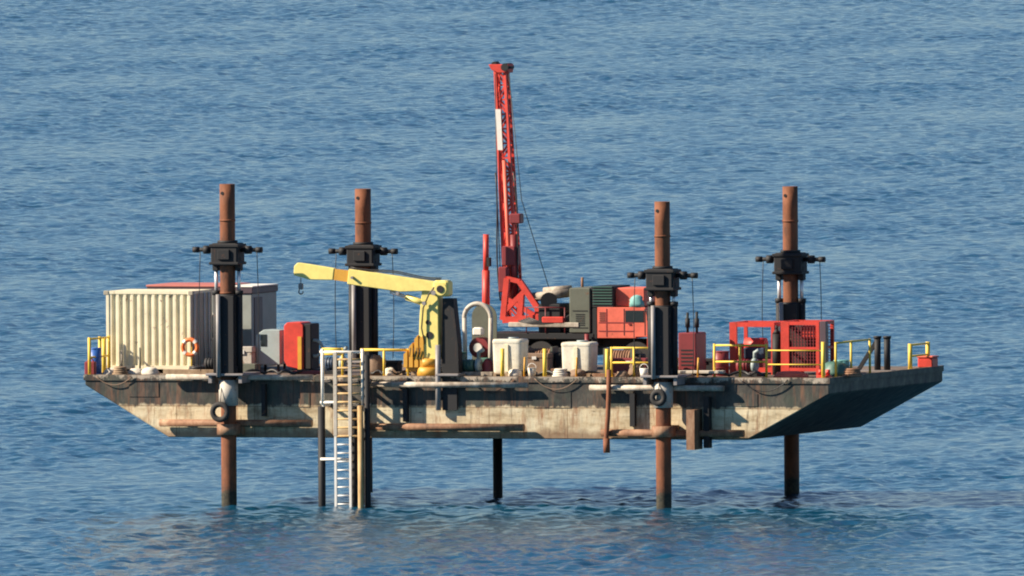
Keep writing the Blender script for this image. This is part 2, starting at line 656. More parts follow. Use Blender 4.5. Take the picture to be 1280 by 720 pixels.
def hull():
    prof = [(XL, ZD), (XL, ZD - 0.32), (XL + 3.1, ZB), (XR - 3.05, ZB), (XR, ZD - 0.52), (XR, ZD)]
    m = MB()
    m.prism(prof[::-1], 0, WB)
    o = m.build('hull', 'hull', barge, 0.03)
    d = MB()
    d.box(XL + 0.05, XR - 0.05, 0.05, WB - 0.05, ZD + 0.001, ZD + 0.012)
    d.build('deck_plating', 'deck', barge)
    s = MB()          # sheer strake and low coaming
    s.box(XL - 0.04, XR + 0.04, -0.045, 0.03, ZD - 0.16, ZD + 0.05)
    s.box(XR - 0.03, XR + 0.045, 0.031, WB, ZD - 0.16, ZD + 0.05)
    s.box(XL - 0.045, XL + 0.03, 0.031, WB, ZD - 0.16, ZD + 0.05)
    s.build('sheer_strake', 'hull', barge)


hull()


# rubbing beams on the near side: scuffed ones under the deck, rusty ones near the bottom
def rub(px0, px1, py, mat, r=0.13):
    y = -0.26
    a, b = P(px0, py, y), P(px1, py, y)
    z = (a.z + b.z) / 2
    m = MB()
    m.tube([(a.x, y, z), (b.x, y, z)], r, 10)
    n = max(2, int((b.x - a.x) / 1.6))
    for i in range(n):
        x = a.x + (b.x - a.x) * (i + 0.5) / n
        m.box(x - 0.04, x + 0.04, y + r * 0.6, 0.02, z - 0.12, z + 0.1)
    m.build('rub_rail', mat, barge)


rub(208, 392, 471.5, 'beam_pale', 0.10)
rub(464, 660, 481, 'beam_pale', 0.10)
rub(737, 905, 485, 'beam_pale', 0.10)
rub(200, 390, 529, 'beam')
rub(458, 655, 534, 'beam')
rub(752, 930, 541.5, 'beam')


def strut(px, py0, py1, w, mat, y=-0.14, name='hull_strut', d=0.2):
    a, b = P(px, py0, y), P(px, py1, y)
    m = MB()
    m.box(a.x - w / 2, a.x + w / 2, y - d / 2, 0.02, b.z, a.z)
    m.build(name, mat, barge)


strut(507, 486, 527, 0.16, 'black')
strut(791, 492, 533, 0.18, 'black')
strut(866, 512, 562, 0.30, 'beam', -0.62, 'guide_post', 0.6)
strut(884, 496, 560, 0.2, 'black', -0.2, 'hull_strut', 0.3)
strut(330, 480, 520, 0.14, 'black')

# hull plate seams and welded doubler plates
for px, py, w, h in ((372, 500, 0.9, 0.5), (690, 500, 1.4, 0.55), (930, 500, 1.0, 0.45), (180, 487, 1.1, 0.5)):
    c = P(px, py, 0)
    dbl = MB()
    dbl.box(c.x - w / 2, c.x + w / 2, -0.022, 0.01, c.z - h / 2, c.z + h / 2)
    dbl.build('doubler_plate', 'hull', barge)

# tyre fenders on the hull
for px, py, r, lab in ((275, 515, 0.36, 'black tyre fender hanging below the left near leg bracket'),
                       (823, 497, 0.30, 'small black tyre fender hanging beside the right near leg')):
    c = P(px, py, -1.12 if px < 500 else -1.06)
    m = MB()
    m.torus(c, r - 0.09, 0.10, 'Y', 28, 10)
    t = thing('tyre_fender', (c.x, c.y, c.z), lab, 'tyre', 'tyre fenders on the near hull side')
    m.build('tyre', 'rubber', t)
    k = MB()
    k.tube([(c.x, c.y, c.z + r - 0.12), (c.x, c.y + 0.2, c.z + r + 0.5)], 0.015, 6)
    k.build('rope', 'hose', t)

# ------------------------------------------------------------------ legs and jacking towers
SP = [  # px at deck, Y, top py, collar top py, tower-top py, labels
    (285.5, -0.62, 230, 303, 364, 'left near', 'rusty steel pipe leg at the near side by the cream container'),
    (829, -0.62, 252, 335, 378, 'right near', 'rusty steel pipe leg at the near side, the one with the lowest top'),
    (455, WB + 0.62, 236, 305, 350, 'left far', 'rusty steel pipe leg behind the yellow crane boom'),
    (989, WB + 0.62, 233, 315, 374, 'right far', 'rusty steel pipe leg behind the red mesh box'),
]
TLAB = ['black jacking tower around the leg beside the cream container, lifebuoy at its left',
        'black jacking tower right of the red truck cab, its collar lowest of the four',
        'black jacking tower around the far leg that the yellow crane boom crosses',
        'black jacking tower around the far leg behind the red mesh box']


def leg(i):
    px, Y, ptop, pcol, ptw, pos, lab = SP[i]
    b = P(px, 470, Y)
    ztop = P(px, ptop, Y).z
    o = thing('spud_pile', (b.x, Y, 0), lab, 'leg', 'steel legs of the jack-up barge')
    m = MB()
    r = 0.27 if i != 2 else 0.285
    m.tube([(b.x, Y, z) for z in np.linspace(-6, ztop, 24)], r, 28)
    m.build('pipe', 'leg', o)
    for q in (0.31 + 0.02 * i, 0.64 - 0.02 * i, 0.88):         # welded joints
        w = MB()
        zz = 0.7 + (ztop - 0.7) * q
        w.tube([(b.x, Y, zz - 0.035), (b.x, Y, zz + 0.035)], r + 0.016, 28)
        w.build('weld_band', 'leg', o)
    e = MB()
    e.tube([(b.x - 0.1, Y - r - 0.008, ztop - 0.32), (b.x - 0.1, Y - r + 0.05, ztop - 0.32)], 0.06, 12)
    e.build('pin_hole', 'black', o)


def tower(i):
    px, Y, ptop, pcol, ptw, pos, lab = SP[i]
    b = P(px, 470, Y)
    x = b.x
    zc = P(px, pcol, Y).z            # collar top
    zt = P(px, ptw, Y).z             # lower housing top
    near = Y < 0
    s = 1 if near else -1            # towards the hull
    o = thing('jacking_tower', (x, Y, ZD), TLAB[i], 'tower', 'jacking towers around the legs')
    # collar: octagonal ring with cheek plates
    c = MB()
    c.box(x - 0.50, x + 0.50, Y - 0.42, Y + 0.42, zc - 0.80, zc - 0.02, 0.05)
    c.box(x - 0.55, x + 0.55, Y - 0.46, Y + 0.46, zc - 0.16, zc - 0.05, 0.02)
    c.box(x - 0.55, x + 0.55, Y - 0.46, Y + 0.46, zc - 0.78, zc - 0.68, 0.02)
    c.box(x - 0.22, x + 0.22, Y - 0.50, Y - 0.40, zc - 0.60, zc - 0.24, 0.02)
    c.tube([(x, Y, zc - 0.03), (x, Y, zc + 0.07)], 0.36, 18)
    for sx in (-1, 1):
        c.box(x + sx * 0.42 - 0.10, x + sx * 0.42 + 0.10, Y - 0.16, Y + 0.16, zc - 1.0, zc - 0.5, 0.02)
    c.build('collar', 'black', o, 0)
    for sx in (-1, 1):
        p = MB()
        zp = zc - 0.26
        p.tube([(x + sx * 0.5, Y, zp), (x + sx * 1.26, Y, zp)], 0.075, 10)
        p.tube([(x + sx * 0.66, Y, zp), (x + sx * 0.88, Y, zp)], 0.15, 12)
        p.tube([(x + sx * 1.06, Y, zp), (x + sx * 1.28, Y, zp)], 0.105, 12)
        p.build('locking_pin', 'black', o)
        rm = MB()
        rm.tube([(x + sx * 0.42, Y - 0.02, zt - 0.1), (x + sx * 0.42, Y - 0.02, zc - 0.95)], 0.065, 12)
        rm.build('ram_rod', 'chrome', o)
        cy = MB()
        cy.tube([(x + sx * 0.42, Y - 0.02, ZD + 0.05), (x + sx * 0.42, Y - 0.02, zt)], 0.125, 14)
        cy.tube([(x + sx * 0.42, Y - 0.02, zt - 0.12), (x + sx * 0.42, Y - 0.02, zt + 0.03)], 0.15, 14)
        cy.build('hydraulic_cylinder', 'black' if sx > 0 or not near else 'black', o)
        hz = MB()
        hx = x + sx * (1.0 if sx < 0 else 1.1)
        pts = []
        for k in range(9):
            q = k / 8
            pts.append((hx + sx * 0.05 * math.sin(q * 3), Y - 0.05, zp - (zp - ZD - 0.2) * q))
        hz.tube(pts, 0.016, 6)
        hz.build('hose', 'hose', o)
    hs = MB()       # lower housing: two channel columns and a back plate around the pipe, open to the front
    hs.box(x - 0.15, x + 0.34, Y - 0.42, Y - 0.29, ZD + 0.1, zt - 0.15, 0.015)
    hs.box(x - 0.34, x + 0.34, Y + 0.29, Y + 0.42, ZD, zt - 0.15, 0.015)
    hs.box(x + 0.29, x + 0.36, Y - 0.29, Y + 0.29, ZD, zt - 0.2)
    hs.box(x - 0.36, x - 0.29, Y - 0.1, Y + 0.29, ZD, zt - 0.2)
    hs.tube([(x, Y, zt - 0.36), (x, Y, zt - 0.10)], 0.40, 16)
    hs.tube([(x, Y, ZD + 0.9), (x, Y, ZD + 1.15)], 0.40, 16)
    hs.tube([(x, Y, ZD + 0.02), (x, Y, ZD + 0.4)], 0.43, 16)
    hs.build('housing', 'black', o)
    gp = MB()
    gp.tube([(x - 0.20, Y - 0.50, ZD + 0.02), (x - 0.20, Y - 0.50, zt - 0.1)], 0.08, 12)
    gp.build('guide_rod', 'rod_grey', o)
    bk = MB()       # bracket cantilevered from the deck edge
    bk.box(x - 0.62, x + 0.62, min(Y - 0.48 * s, 0 if near else WB), max(Y - 0.48 * s, 0 if near else WB), ZD - 0.16, ZD - 0.02, 0.02) if False else None
    y0, y1 = (Y - 0.48, 0.9) if near else (WB - 0.9, Y + 0.48)
    bk.box(x - 0.7, x + 0.7, y0, y1, ZD + 0.055, ZD + 0.14, 0.02)
    bk.prism([(x - 0.62, ZD + 0.054), (x - 0.62, ZD - 0.2), (x - 0.5, ZD - 0.2), (x - 0.5, ZD + 0.054)], y0 + 0.1, -0.05 if near else y1 - 0.1)
    bk.prism([(x + 0.5, ZD + 0.054), (x + 0.5, ZD - 0.2), (x + 0.62, ZD - 0.2), (x + 0.62, ZD + 0.054)], y0 + 0.1, -0.05 if near else y1 - 0.1)
    bk.build('bracket', 'tower_grey', o)
    sl = MB()       # guide sleeve beside the hull
    sl.tube([(x, Y, ZB + 1.15), (x, Y, ZD - 0.1)], 0.345, 20)
    sl.build('guide_sleeve', 'sleeve', o)
    lg = MB()
    lg.tube([(x, Y, ZB + 0.12), (x, Y, ZB + 0.5)], 0.42, 20)
    lg.box(x - 0.4, x + 0.4, -0.32 if near else WB + 0.01, -0.01 if near else WB + 0.3, ZB + 0.1, ZB + 0.52, 0.02)
    lg.build('lower_guide', 'beam', o)


for i in range(4):
    leg(i)
    tower(i)

# ------------------------------------------------------------------ containers and cabin
def container():
    Y0, Y1 = 2.5, 4.94
    x0, x1 = X(133, Y0), X(238.5, Y0)
    z0 = ZD + 0.16
    z1 = Z(364, 185, Y0)
    o = thing('shipping_container', ((x0 + x1) / 2, (Y0 + Y1) / 2, ZD), 'cream corrugated steel container at the left end of the deck', 'container')
    fr = MB()
    for x in (x0, x1 - 0.11):
        for y in (Y0, Y1 - 0.11):
            fr.box(x, x + 0.11, y, y + 0.11, z0, z1, 0.01)
    for z, h in ((z0, 0.13), (z1 - 0.1, 0.1)):
        for y in (Y0 + 0.01, Y1 - 0.1):
            fr.box(x0 + 0.11, x1 - 0.11, y, y + 0.09, z, z + h)
        for x in (x0 + 0.01, x1 - 0.1):
            fr.box(x, x + 0.09, Y0 + 0.11, Y1 - 0.11, z, z + h)
    fr.build('frame', 'cream', o)
    for x in (x0, x1):
        for z in (z0, z1):
            cc = MB()
            cc.box(x - 0.09, x + 0.09, Y0 - 0.012, Y0 + 0.16, z - (0.01 if z == z0 else 0.14), z + (0.14 if z == z0 else 0.01), 0.015)
            cc.build('corner_casting', 'cream_door', o)
    w = MB()

    def corr(a, b, const, ax, n, out):
        vs = []
        q = []
        st = (b - a) / n
        for i in range(n):
            t = a + i * st
            q += [(t, 0), (t + st * 0.34, 0), (t + st * 0.5, 0.075), (t + st * 0.84, 0.075)]
        q.append((b, 0))
        for t, d in q:
            for z in (z0 + 0.12, z1 - 0.09):
                vs.append((t, const + out * d, z) if ax == 'x' else (const + out * d, t, z))
        fs = [(2 * i, 2 * i + 2, 2 * i + 3, 2 * i + 1) for i in range(len(q) - 1)]
        w.add(vs, fs)
    corr(x0 + 0.11, x1 - 0.11, Y0 + 0.025, 'x', 11, 1)
    corr(x0 + 0.11, x1 - 0.11, Y1 - 0.025, 'x', 11, -1)
    corr(Y0 + 0.11, Y1 - 0.11, x0 + 0.025, 'y', 8, 1)
    w.build('corrugated_wall', 'cream', o)
    rf = MB()
    rf.box(x0 + 0.02, x1 - 0.02, Y0 + 0.02, Y1 - 0.02, z1 - 0.035, z1 - 0.004)
    rf.build('roof', 'cream', o)
    rf = MB()
    rf.box(x0 + 0.02, x1 - 0.02, Y0 + 0.02, Y1 - 0.02, z0 + 0.02, z0 + 0.1)
    rf.build('floor', 'cream', o)
    ym = (Y0 + Y1) / 2
    for a, b in ((Y0 + 0.12, ym - 0.01), (ym + 0.01, Y1 - 0.12)):
        d = MB()
        d.box(x1 - 0.07, x1 - 0.02, a, b, z0 + 0.13, z1 - 0.1, 0.01)
        dd = d.build('door', 'cream_door', o)
        k = MB()
        for y in (a + 0.3, b - 0.3):
            k.tube([(x1 + 0.01, y, z0 + 0.1), (x1 + 0.01, y, z1 - 0.08)], 0.025, 8)
        k.build('lock_rod', 'alu', dd)
    bs = MB()
    for f in (0.06, 0.5, 0.94):
        x = x0 + (x1 - x0) * f
        bs.box(x - 0.1, x + 0.1, Y0 - 0.15, Y1 + 0.1, ZD + 0.012, ZD + 0.16)
    bo = bs.build('timber_bearer', 'wood')
    tag(bo, 'short timber bearers lying under the cream container', 'timber')


container()


def cabin():
    Y0, Y1 = 5.9, 8.7
    x0, x1 = X(186, Y0), X(315, Y0)
    z0 = ZD + 0.10
    z1 = Z(357, 250, Y0)
    o = thing('site_cabin', ((x0 + x1) / 2, (Y0 + Y1) / 2, ZD), 'grey site cabin with a red roof standing behind the cream container', 'cabin')
    m = MB()
    m.box(x0, x1, Y0, Y1, z0, z1 - 0.28, 0.02)
    m.build('wall', 'cabin', o)
    f = MB()
    f.box(x0 - 0.05, x1 + 0.05, Y0 - 0.05, Y1 + 0.05, z1 - 0.28, z1 - 0.06, 0.02)
    f.build('fascia', 'cabin_dark', o)
    r = MB()
    xm = (x0 + x1) / 2
    r.box(x0 - 0.07, X(282, Y0), Y0 - 0.07, Y1 + 0.07, z1 - 0.058, z1 + 0.02, 0.02)
    r.build('roof', 'roof_red', o)
    r = MB()
    r.box(X(282, Y0) + 0.003, x1 + 0.07, Y0 - 0.07, Y1 + 0.07, z1 - 0.058, z1 - 0.01, 0.02)
    r.build('roof', 'white', o)
    d = MB()
    d.box(x1 - 0.03, x1 + 0.03, Y0 + 0.25, Y0 + 1.15, z0 + 0.05, z1 - 0.42, 0.01)
    dd = d.build('door', 'cabin_dark', o)
    k = MB()
    k.box(x1 + 0.03, x1 + 0.07, Y0 + 1.0, Y0 + 1.06, z0 + 0.95, z0 + 1.1)
    k.build('handle', 'alu', dd)
    wf = MB()
    a, b = X(262, Y0), X(290, Y0)
    wf.box(a, b, Y0 - 0.03, Y0 + 0.05, z0 + 1.0, z0 + 1.95)
    ww = wf.build('window', 'white', o)
    g = MB()
    g.box(a + 0.07, b - 0.07, Y0 - 0.04, Y0 - 0.02, z0 + 1.07, z0 + 1.88)
    g.build('pane', 'glass', ww)


cabin()


def lifebuoy():
    c = P(237.5, 434, 2.2)
    o = thing('lifebuoy', (c.x, c.y, c.z - 0.38), 'orange lifebuoy with white bands hung on a post beside the cream container', 'lifebuoy')
    m = MB()
    m.torus(c, 0.27, 0.075, 'Y', 30, 10)
    m.build('ring', 'orange', o)
    for a in (0.785, 2.356, 3.927, 5.498):
        b = MB()
        b.torus(c, 0.27, 0.082, 'Y', 4, 10, a - 0.2, a + 0.2)
        b.build('band', 'white', o)
    p = MB()
    p.tube([(c.x + 0.02, c.y + 0.11, ZD), (c.x + 0.02, c.y + 0.11, c.z + 0.3)], 0.03, 8)
    t = p.build('lifebuoy_post', 'rail')
    tag(t, 'thin yellow post carrying the orange lifebuoy', 'post')


lifebuoy()


# ------------------------------------------------------------------ railings
def railing(name, pts, hgt, label, rails=(1.0, 0.52), r=0.035, mat='rail', group='yellow railings round the deck', post_r=0.045, skip=()):
    a = Vector(pts[0])
    o = thing('guard_rail', (a.x, a.y, ZD), label, 'railing', group)
    for k, p in enumerate(pts):
        if k in skip:
            continue
        m = MB()
        m.tube([(p[0], p[1], ZD), (p[0], p[1], ZD + hgt)], post_r, 8)
        m.box(p[0] - 0.08, p[0] + 0.08, p[1] - 0.08, p[1] + 0.08, ZD + 0.012, ZD + 0.03)
        m.build('post', mat, o)
    for f in rails:
        m = MB()
        z = ZD + hgt * f - r
        m.tube([(p[0], p[1], z) for p in pts], r, 8)
        m.build('rail', mat, o)
    return o


y = 0.2
railing('r', [(X(628, y), y, 0), (X(655, y), y, 0), (X(681, y), y, 0), (X(720, y), y, 0), (X(759, y), y, 0)], 1.02,
        'yellow guard rail along the near edge in front of the two white tanks', rails=(), post_r=0.075, skip=(1, 3))
railing('r', [(X(759, y), y + 0.5, 0), (X(787, y), y + 0.5, 0), (X(816, y), y + 0.5, 0)], 1.08,
        'yellow guard rail between the white tank and the right near leg')
railing('r', [(X(893, 1.0), 1.0, 0), (X(925, 1.0), 1.0, 0), (X(958, 1.0), 1.0, 0)], 1.2,
        'square yellow guard rail in front of the red pump skid', rails=(0.98, 0.5))
railing('r', [(X(1029, 0.3), 0.3, 0), (X(960, 0.35), 0.35, 0)], 1.3,
        'tall thick yellow post with thin rails before the red mesh box', rails=(0.78, 0.4), post_r=0.07, r=0.022, skip=(1,))
railing('r', [(XR - 0.25, 1.6, 0), (XR - 0.25, 3.4, 0), (XR - 0.25, 5.6, 0)], 1.25,
        'pale yellow guard rail at the right end next to the teal tarpaulin', rails=(1.0,))
railing('r', [(XR - 0.2, 10.2, 0), (XR - 0.2, 12.3, 0)], 0.92,
        'short yellow guard rail near the far right corner', rails=(0.98, 0.55), post_r=0.08)
railing('r', [(XL + 0.12, 0.15, 0), (XL + 0.12, 1.3, 0), (XL + 0.12, 2.3, 0)], 1.35,
        'yellow guard rail at the far left end of the deck', rails=(0.98, 0.5), post_r=0.06)
railing('r', [(X(404, 0.3), 0.3, 0), (X(428, 0.3), 0.3, 0)], 1.02,
        'short ochre yellow rail over the top of the boarding ladder', rails=(1.0, 0.85), r=0.06)
railing('r', [(X(452, 0.3), 0.3, 0), (X(480, 0.3), 0.3, 0), (X(510, 0.3), 0.3, 0)], 1.0,
        'yellow guard rail between the boarding ladder and the crane', rails=(1.0,), r=0.05)

# ------------------------------------------------------------------ boarding ladder and its fender piles
def ladder():
    Yl = -0.95
    xa, xb = X(419, Yl), X(437.5, Yl)
    o = thing('boarding_ladder', ((xa + xb) / 2, Yl, -0.4), 'long pale aluminium ladder going down from the deck into the water', 'ladder')
    zt = Z(440, 428, Yl)
    for x in (xa, xb):
        m = MB()
        m.box(x - 0.045, x + 0.045, Yl - 0.035, Yl + 0.035, -0.5, 2.5, 0.01)
        m.build('stile', 'alu', o)
        m = MB()
        m.box(x - 0.065, x + 0.065, Yl - 0.045, Yl + 0.045, 2.502, zt, 0.01)
        m.build('upper_stile', 'sleeve', o)
    z = -0.2
    while z < zt:
        m = MB()
        m.tube([(xa + 0.04, Yl, z), ((xb - 0.04) if z < 2.5 else X(451, Yl), Yl, z)], 0.028 if z < 2.5 else 0.038, 8)
        m.build('rung', 'tan' if z > 2.3 else 'alu', o)
        z += 0.30
    # landing frame that holds the ladder between the fender pipes
    f = thing('ladder_frame', ((xa + xb) / 2, Yl + 0.2, ZD), 'white tube frame around the head of the boarding ladder', 'frame')
    Yf = Yl + 0.16
    for px in (403, 453):
        m = MB()
        x = X(px, Yf)
        m.tube([(x, Yf, Z(506, px, Yf)), (x, Yf, Z(436, px, Yf))], 0.06, 10)
        m.build('post', 'white', f)
    for py in (503, 574, 440):
        m = MB()
        zz = Z(py, 425, Yf)
        m.tube([(X(400, Yf), Yf, zz), (X(441 if py != 440 else 455, Yf), Yf, zz)], 0.05, 10)
        m.build('crossbar', 'white', f)
    b = MB()
    zz = Z(503, 425, Yf)
    for px in (403, 438, 453):
        x = X(px, Yf)
        b.bar((x, Yf + 0.06, zz - 0.1), (x, 0.02, zz - 0.1), 0.1)
        b.bar((x, Yf + 0.06, ZD - 0.12), (x, -0.05, ZD - 0.12), 0.1)
    b.build('standoff', 'white', f)
    for px, lab, top in ((401.5, 'black fender pipe at the left of the boarding ladder', 508), (441.5, 'black fender pipe at the right of the boarding ladder', 508)):
        Yp = Yl + 0.33
        x = X(px, Yp)
        m = MB()
        m.tube([(x, Yp, -3), (x, Yp, Z(top, px, Yp))], 0.13, 14)
        q = m.build('fender_pipe', 'black')
        tag(q, lab, 'pipe', 'fender pipes beside the ladder')
    Yp = Yl - 0.12
    x = X(450, Yp)
    m = MB()
    m.tube([(x, Yp, -3), (x, Yp, Z(507, 452, Yp))], 0.10, 14)
    tag(m.build('mooring_pile', 'tan'), 'tan yellow pipe pile right of the boarding ladder', 'pile')
    x2 = X(458.5, Yp + 0.25)
    m = MB()
    m.tube([(x2, Yp + 0.25, -3), (x2, Yp + 0.25, Z(444, 459, Yp))], 0.11, 14)
    tag(m.build('mooring_pile', 'black'), 'black pipe pile right behind the tan one', 'pile')


ladder()

# hanging rusty pipe on the near side
c0 = P(760, 462, -0.45)
m = MB()
pts = [P(761, 462, -0.45), P(761, 490, -0.47), P(760, 520, -0.48), P(758, 545, -0.48), P(758.5, 566, -0.48)]
m.tube(pts, 0.085, 10)
m.tube([P(758, 548, -0.48), P(758.5, 566, -0.48)], 0.12, 10)
tag(m.build('hanging_pipe', 'spud'), 'thin rusty pipe hanging over the near hull side', 'pipe')


# ------------------------------------------------------------------ yellow crane
def crane():
    Y = 0.44
    bx_ = X(540, Y)
    o = thing('deck_crane', (bx_, Y, ZD), 'yellow hydraulic deck crane with its boom stretched out to the left', 'crane')
    # column
    m = MB()
    x0, x1 = X(530, Y), X(551, Y)
    zt = Z(352, 540, Y)
    m.prism([(x0 - 0.12, ZD + 0.62), (x1 + 0.02, ZD + 0.62), (x1, zt), (x0 + 0.06, zt), (x0 - 0.06, Z(395, 530, Y))], Y - 0.3, Y + 0.3)
    m.build('column', 'yellow', o, 0.02)
    for px, py, r in ((535, 403, 0.085), (537, 419, 0.13)):
        h = MB()
        p = P(px, py, Y - 0.3)
        h.tube([(p.x, Y - 0.325, p.z), (p.x, Y - 0.28, p.z)], r, 14)
        h.build('port_hole', 'black', o)
    # turntable base with rusty yellow ribs
    m = MB()
    m.tube([(bx_ - 0.1, Y, ZD + 0.012), (bx_ - 0.1, Y, ZD + 0.35)], 0.44, 20)
    m.tube([(bx_ - 0.1, Y, ZD + 0.35), (bx_ - 0.1, Y, ZD + 0.66)], 0.38, 20)
    m.build('turntable', 'yellow_dark', o)
    cn = MB()
    xa, xb = X(506, Y - 0.2), X(529, Y - 0.2)
    for k in range(4):
        x = xa + (xb - xa) * k / 3.4
        cn.prism([(x, ZD + 0.35), (x + 0.14, ZD + 0.35), (x + 0.14, ZD + 0.95 + 0.27 * min(k, 2)), (x, ZD + 0.8 + 0.27 * min(k, 2))], Y - 0.35, Y + 0.1)
    cn.box(xa + 0.02, xb, Y - 0.15, Y + 0.2, ZD + 0.2, ZD + 0.9)
    cn.build('slew_motor', 'yellow_dark', o)
    # boom
    Yb = Y - 0.2
    A = P(551, 360, Yb)
    B = P(437, 345.5, Yb)
    C = P(373, 336.5, Yb)
    d = (B - A).normalized()
    n = Vector((-d.z, 0, d.x))
    if n.z < 0:
        n = -n
    bm = MB()
    a1, b1 = A, B
    bm.prism([(p.x, p.z) for p in (a1 + n * 0.20, b1 + n * 0.27, b1 - n * 0.27, b1 - d * 2.0 - n * 0.30, a1 - d * -0.5 - n * 0.16, a1 - n * 0.14)], Yb - 0.2, Yb + 0.2)
    bm.build('boom', 'yellow', o, 0.02)
    d2 = (C - B).normalized()
    n2 = Vector((-d2.z, 0, d2.x))
    if n2.z < 0:
        n2 = -n2
    s1 = MB()
    e = B + d2 * 0.55
    s1.prism([(p.x, p.z) for p in (B - d2 * 0.3 + n2 * 0.2, e + n2 * 0.19, e - n2 * 0.19, B - d2 * 0.3 - n2 * 0.2)], Yb - 0.15, Yb + 0.15)
    s1.build('inner_stage', 'yellow_dark', o)
    s2 = MB()
    s2.prism([(p.x, p.z) for p in (e + n2 * 0.21, C + n2 * 0.24, C + d2 * 0.12 + n2 * 0.1, C + d2 * 0.1 - n2 * 0.22, C - d2 * 0.5 - n2 * 0.3, e - n2 * 0.2)], Yb - 0.17, Yb + 0.17)
    s2.build('boom_tip', 'yellow', o, 0.02)
    # luffing ram under the boom
    r0, r1 = P(534, 380, Yb), P(492, 366, Yb)
    cy = MB()
    mid = r0 + (r1 - r0) * 0.62
    cy.tube([r0, mid], 0.11, 12)
    cy.build('luffing_cylinder', 'yellow', o)
    rd = MB()
    rd.tube([mid, r1 + (r1 - r0) * 0.1], 0.06, 10)
    rd.build('ram_rod', 'chrome', o)
    # winch at the boom heel
    w = MB()
    p = P(554, 361, Yb)
    w.box(p.x - 0.30, p.x + 0.26, Yb - 0.28, Yb + 0.33, p.z - 0.27, p.z + 0.30, 0.07)
    w.tube([(p.x, Yb - 0.34, p.z), (p.x, Yb - 0.27, p.z)], 0.22, 20)
    w.tube([(p.x, Yb + 0.34, p.z), (p.x, Yb + 0.40, p.z)], 0.22, 20)
    ww = w.build('winch', 'yellow', o)
    h = MB()
    h.tube([(p.x, Yb - 0.37, p.z), (p.x, Yb - 0.31, p.z)], 0.13, 12)
    h.build('hub', 'black', ww)
    # hydraulic lines, pins and grease along the crane
    hl = MB()
    for q in range(2):
        pts = []
        for k in range(15):
            t = k / 14
            p_ = A + (B - A) * t + n * (0.30 - 0.04 * math.sin(t * 9) + 0.05 * q)
            pts.append((p_.x, Yb - 0.12 + 0.09 * q, p_.z))
        hl.tube(pts, 0.022, 6)
    pts = [P(531, 430, Y - 0.38), P(527, 410, Y - 0.40), P(529, 385, Y - 0.38), P(536, 368, Yb - 0.26), P(548, 352, Yb - 0.24)]
    hl.tube(pts, 0.028, 6)
    hl.build('hydraulic_line', 'hose', o)
    pn = MB()
    for px, py, r_ in ((543, 366, 0.09), (531, 379, 0.07), (498, 367, 0.06), (441, 347, 0.05)):
        p_ = P(px, py, Yb - 0.22)
        pn.tube([(p_.x, Yb - 0.34, p_.z), (p_.x, Yb - 0.18, p_.z)], r_, 10)
    pn.build('pivot_pin', 'tower_grey', o)
    lv = MB()
    for k in range(4):
        p_ = P(512 + k * 4, 446, Y - 0.42)
        lv.tube([p_, p_ + Vector((0.05, -0.02, 0.32))], 0.018, 6)
    lv.build('control_lever', 'black', o)
    # hook
    hk = MB()
    t = P(376, 347, Yb)
    hk.tube([t, t - Vector((0, 0, 0.22))], 0.02, 6)
    hk.box(t.x - 0.08, t.x + 0.08, Yb - 0.06, Yb + 0.06, t.z - 0.42, t.z - 0.2, 0.02)
    hk.torus((t.x, Yb, t.z - 0.5), 0.08, 0.025, 'Y', 12, 6, 2.2, 6.6)
    hk.build('hook', 'tower_grey', o)
    # dark post beside the crane
    Yp = 0.35
    x0, x1 = X(553, Yp), X(570, Yp)
    q = MB()
    q.prism([(x0, ZD + 0.14), (x1 + 0.14, ZD + 0.14), (x1 + 0.12, ZD + 1.1), (x1 - 0.06, Z(373, 560, Yp)), (x0 + 0.04, Z(373, 560, Yp))], Yp - 0.1, Yp + 0.35)
    po = thing('crane_post', (x0, Yp, ZD), 'dark steel support post right beside the yellow crane column', 'post')
    q.build('column', 'black', po, 0.015)
    q = MB()
    q.box(X(546, -0.1), X(575, -0.1), -0.30, 0.8, ZD + 0.052, ZD + 0.14, 0.02)
    q.build('base_plate', 'tower_grey', po)
    q = MB()
    q.tube([(X(547.5, -0.2), -0.2, ZD - 1.15), (X(547.5, -0.2), -0.2, ZD + 1.15)], 0.095, 12)
    q.build('side_pipe', 'rod_grey', po)
    q = MB()
    q.box(X(553, -0.12), X(571, -0.12), -0.14, -0.06, ZD - 1.15, ZD - 0.05)
    q.build('hull_bracket', 'black', po)


crane()


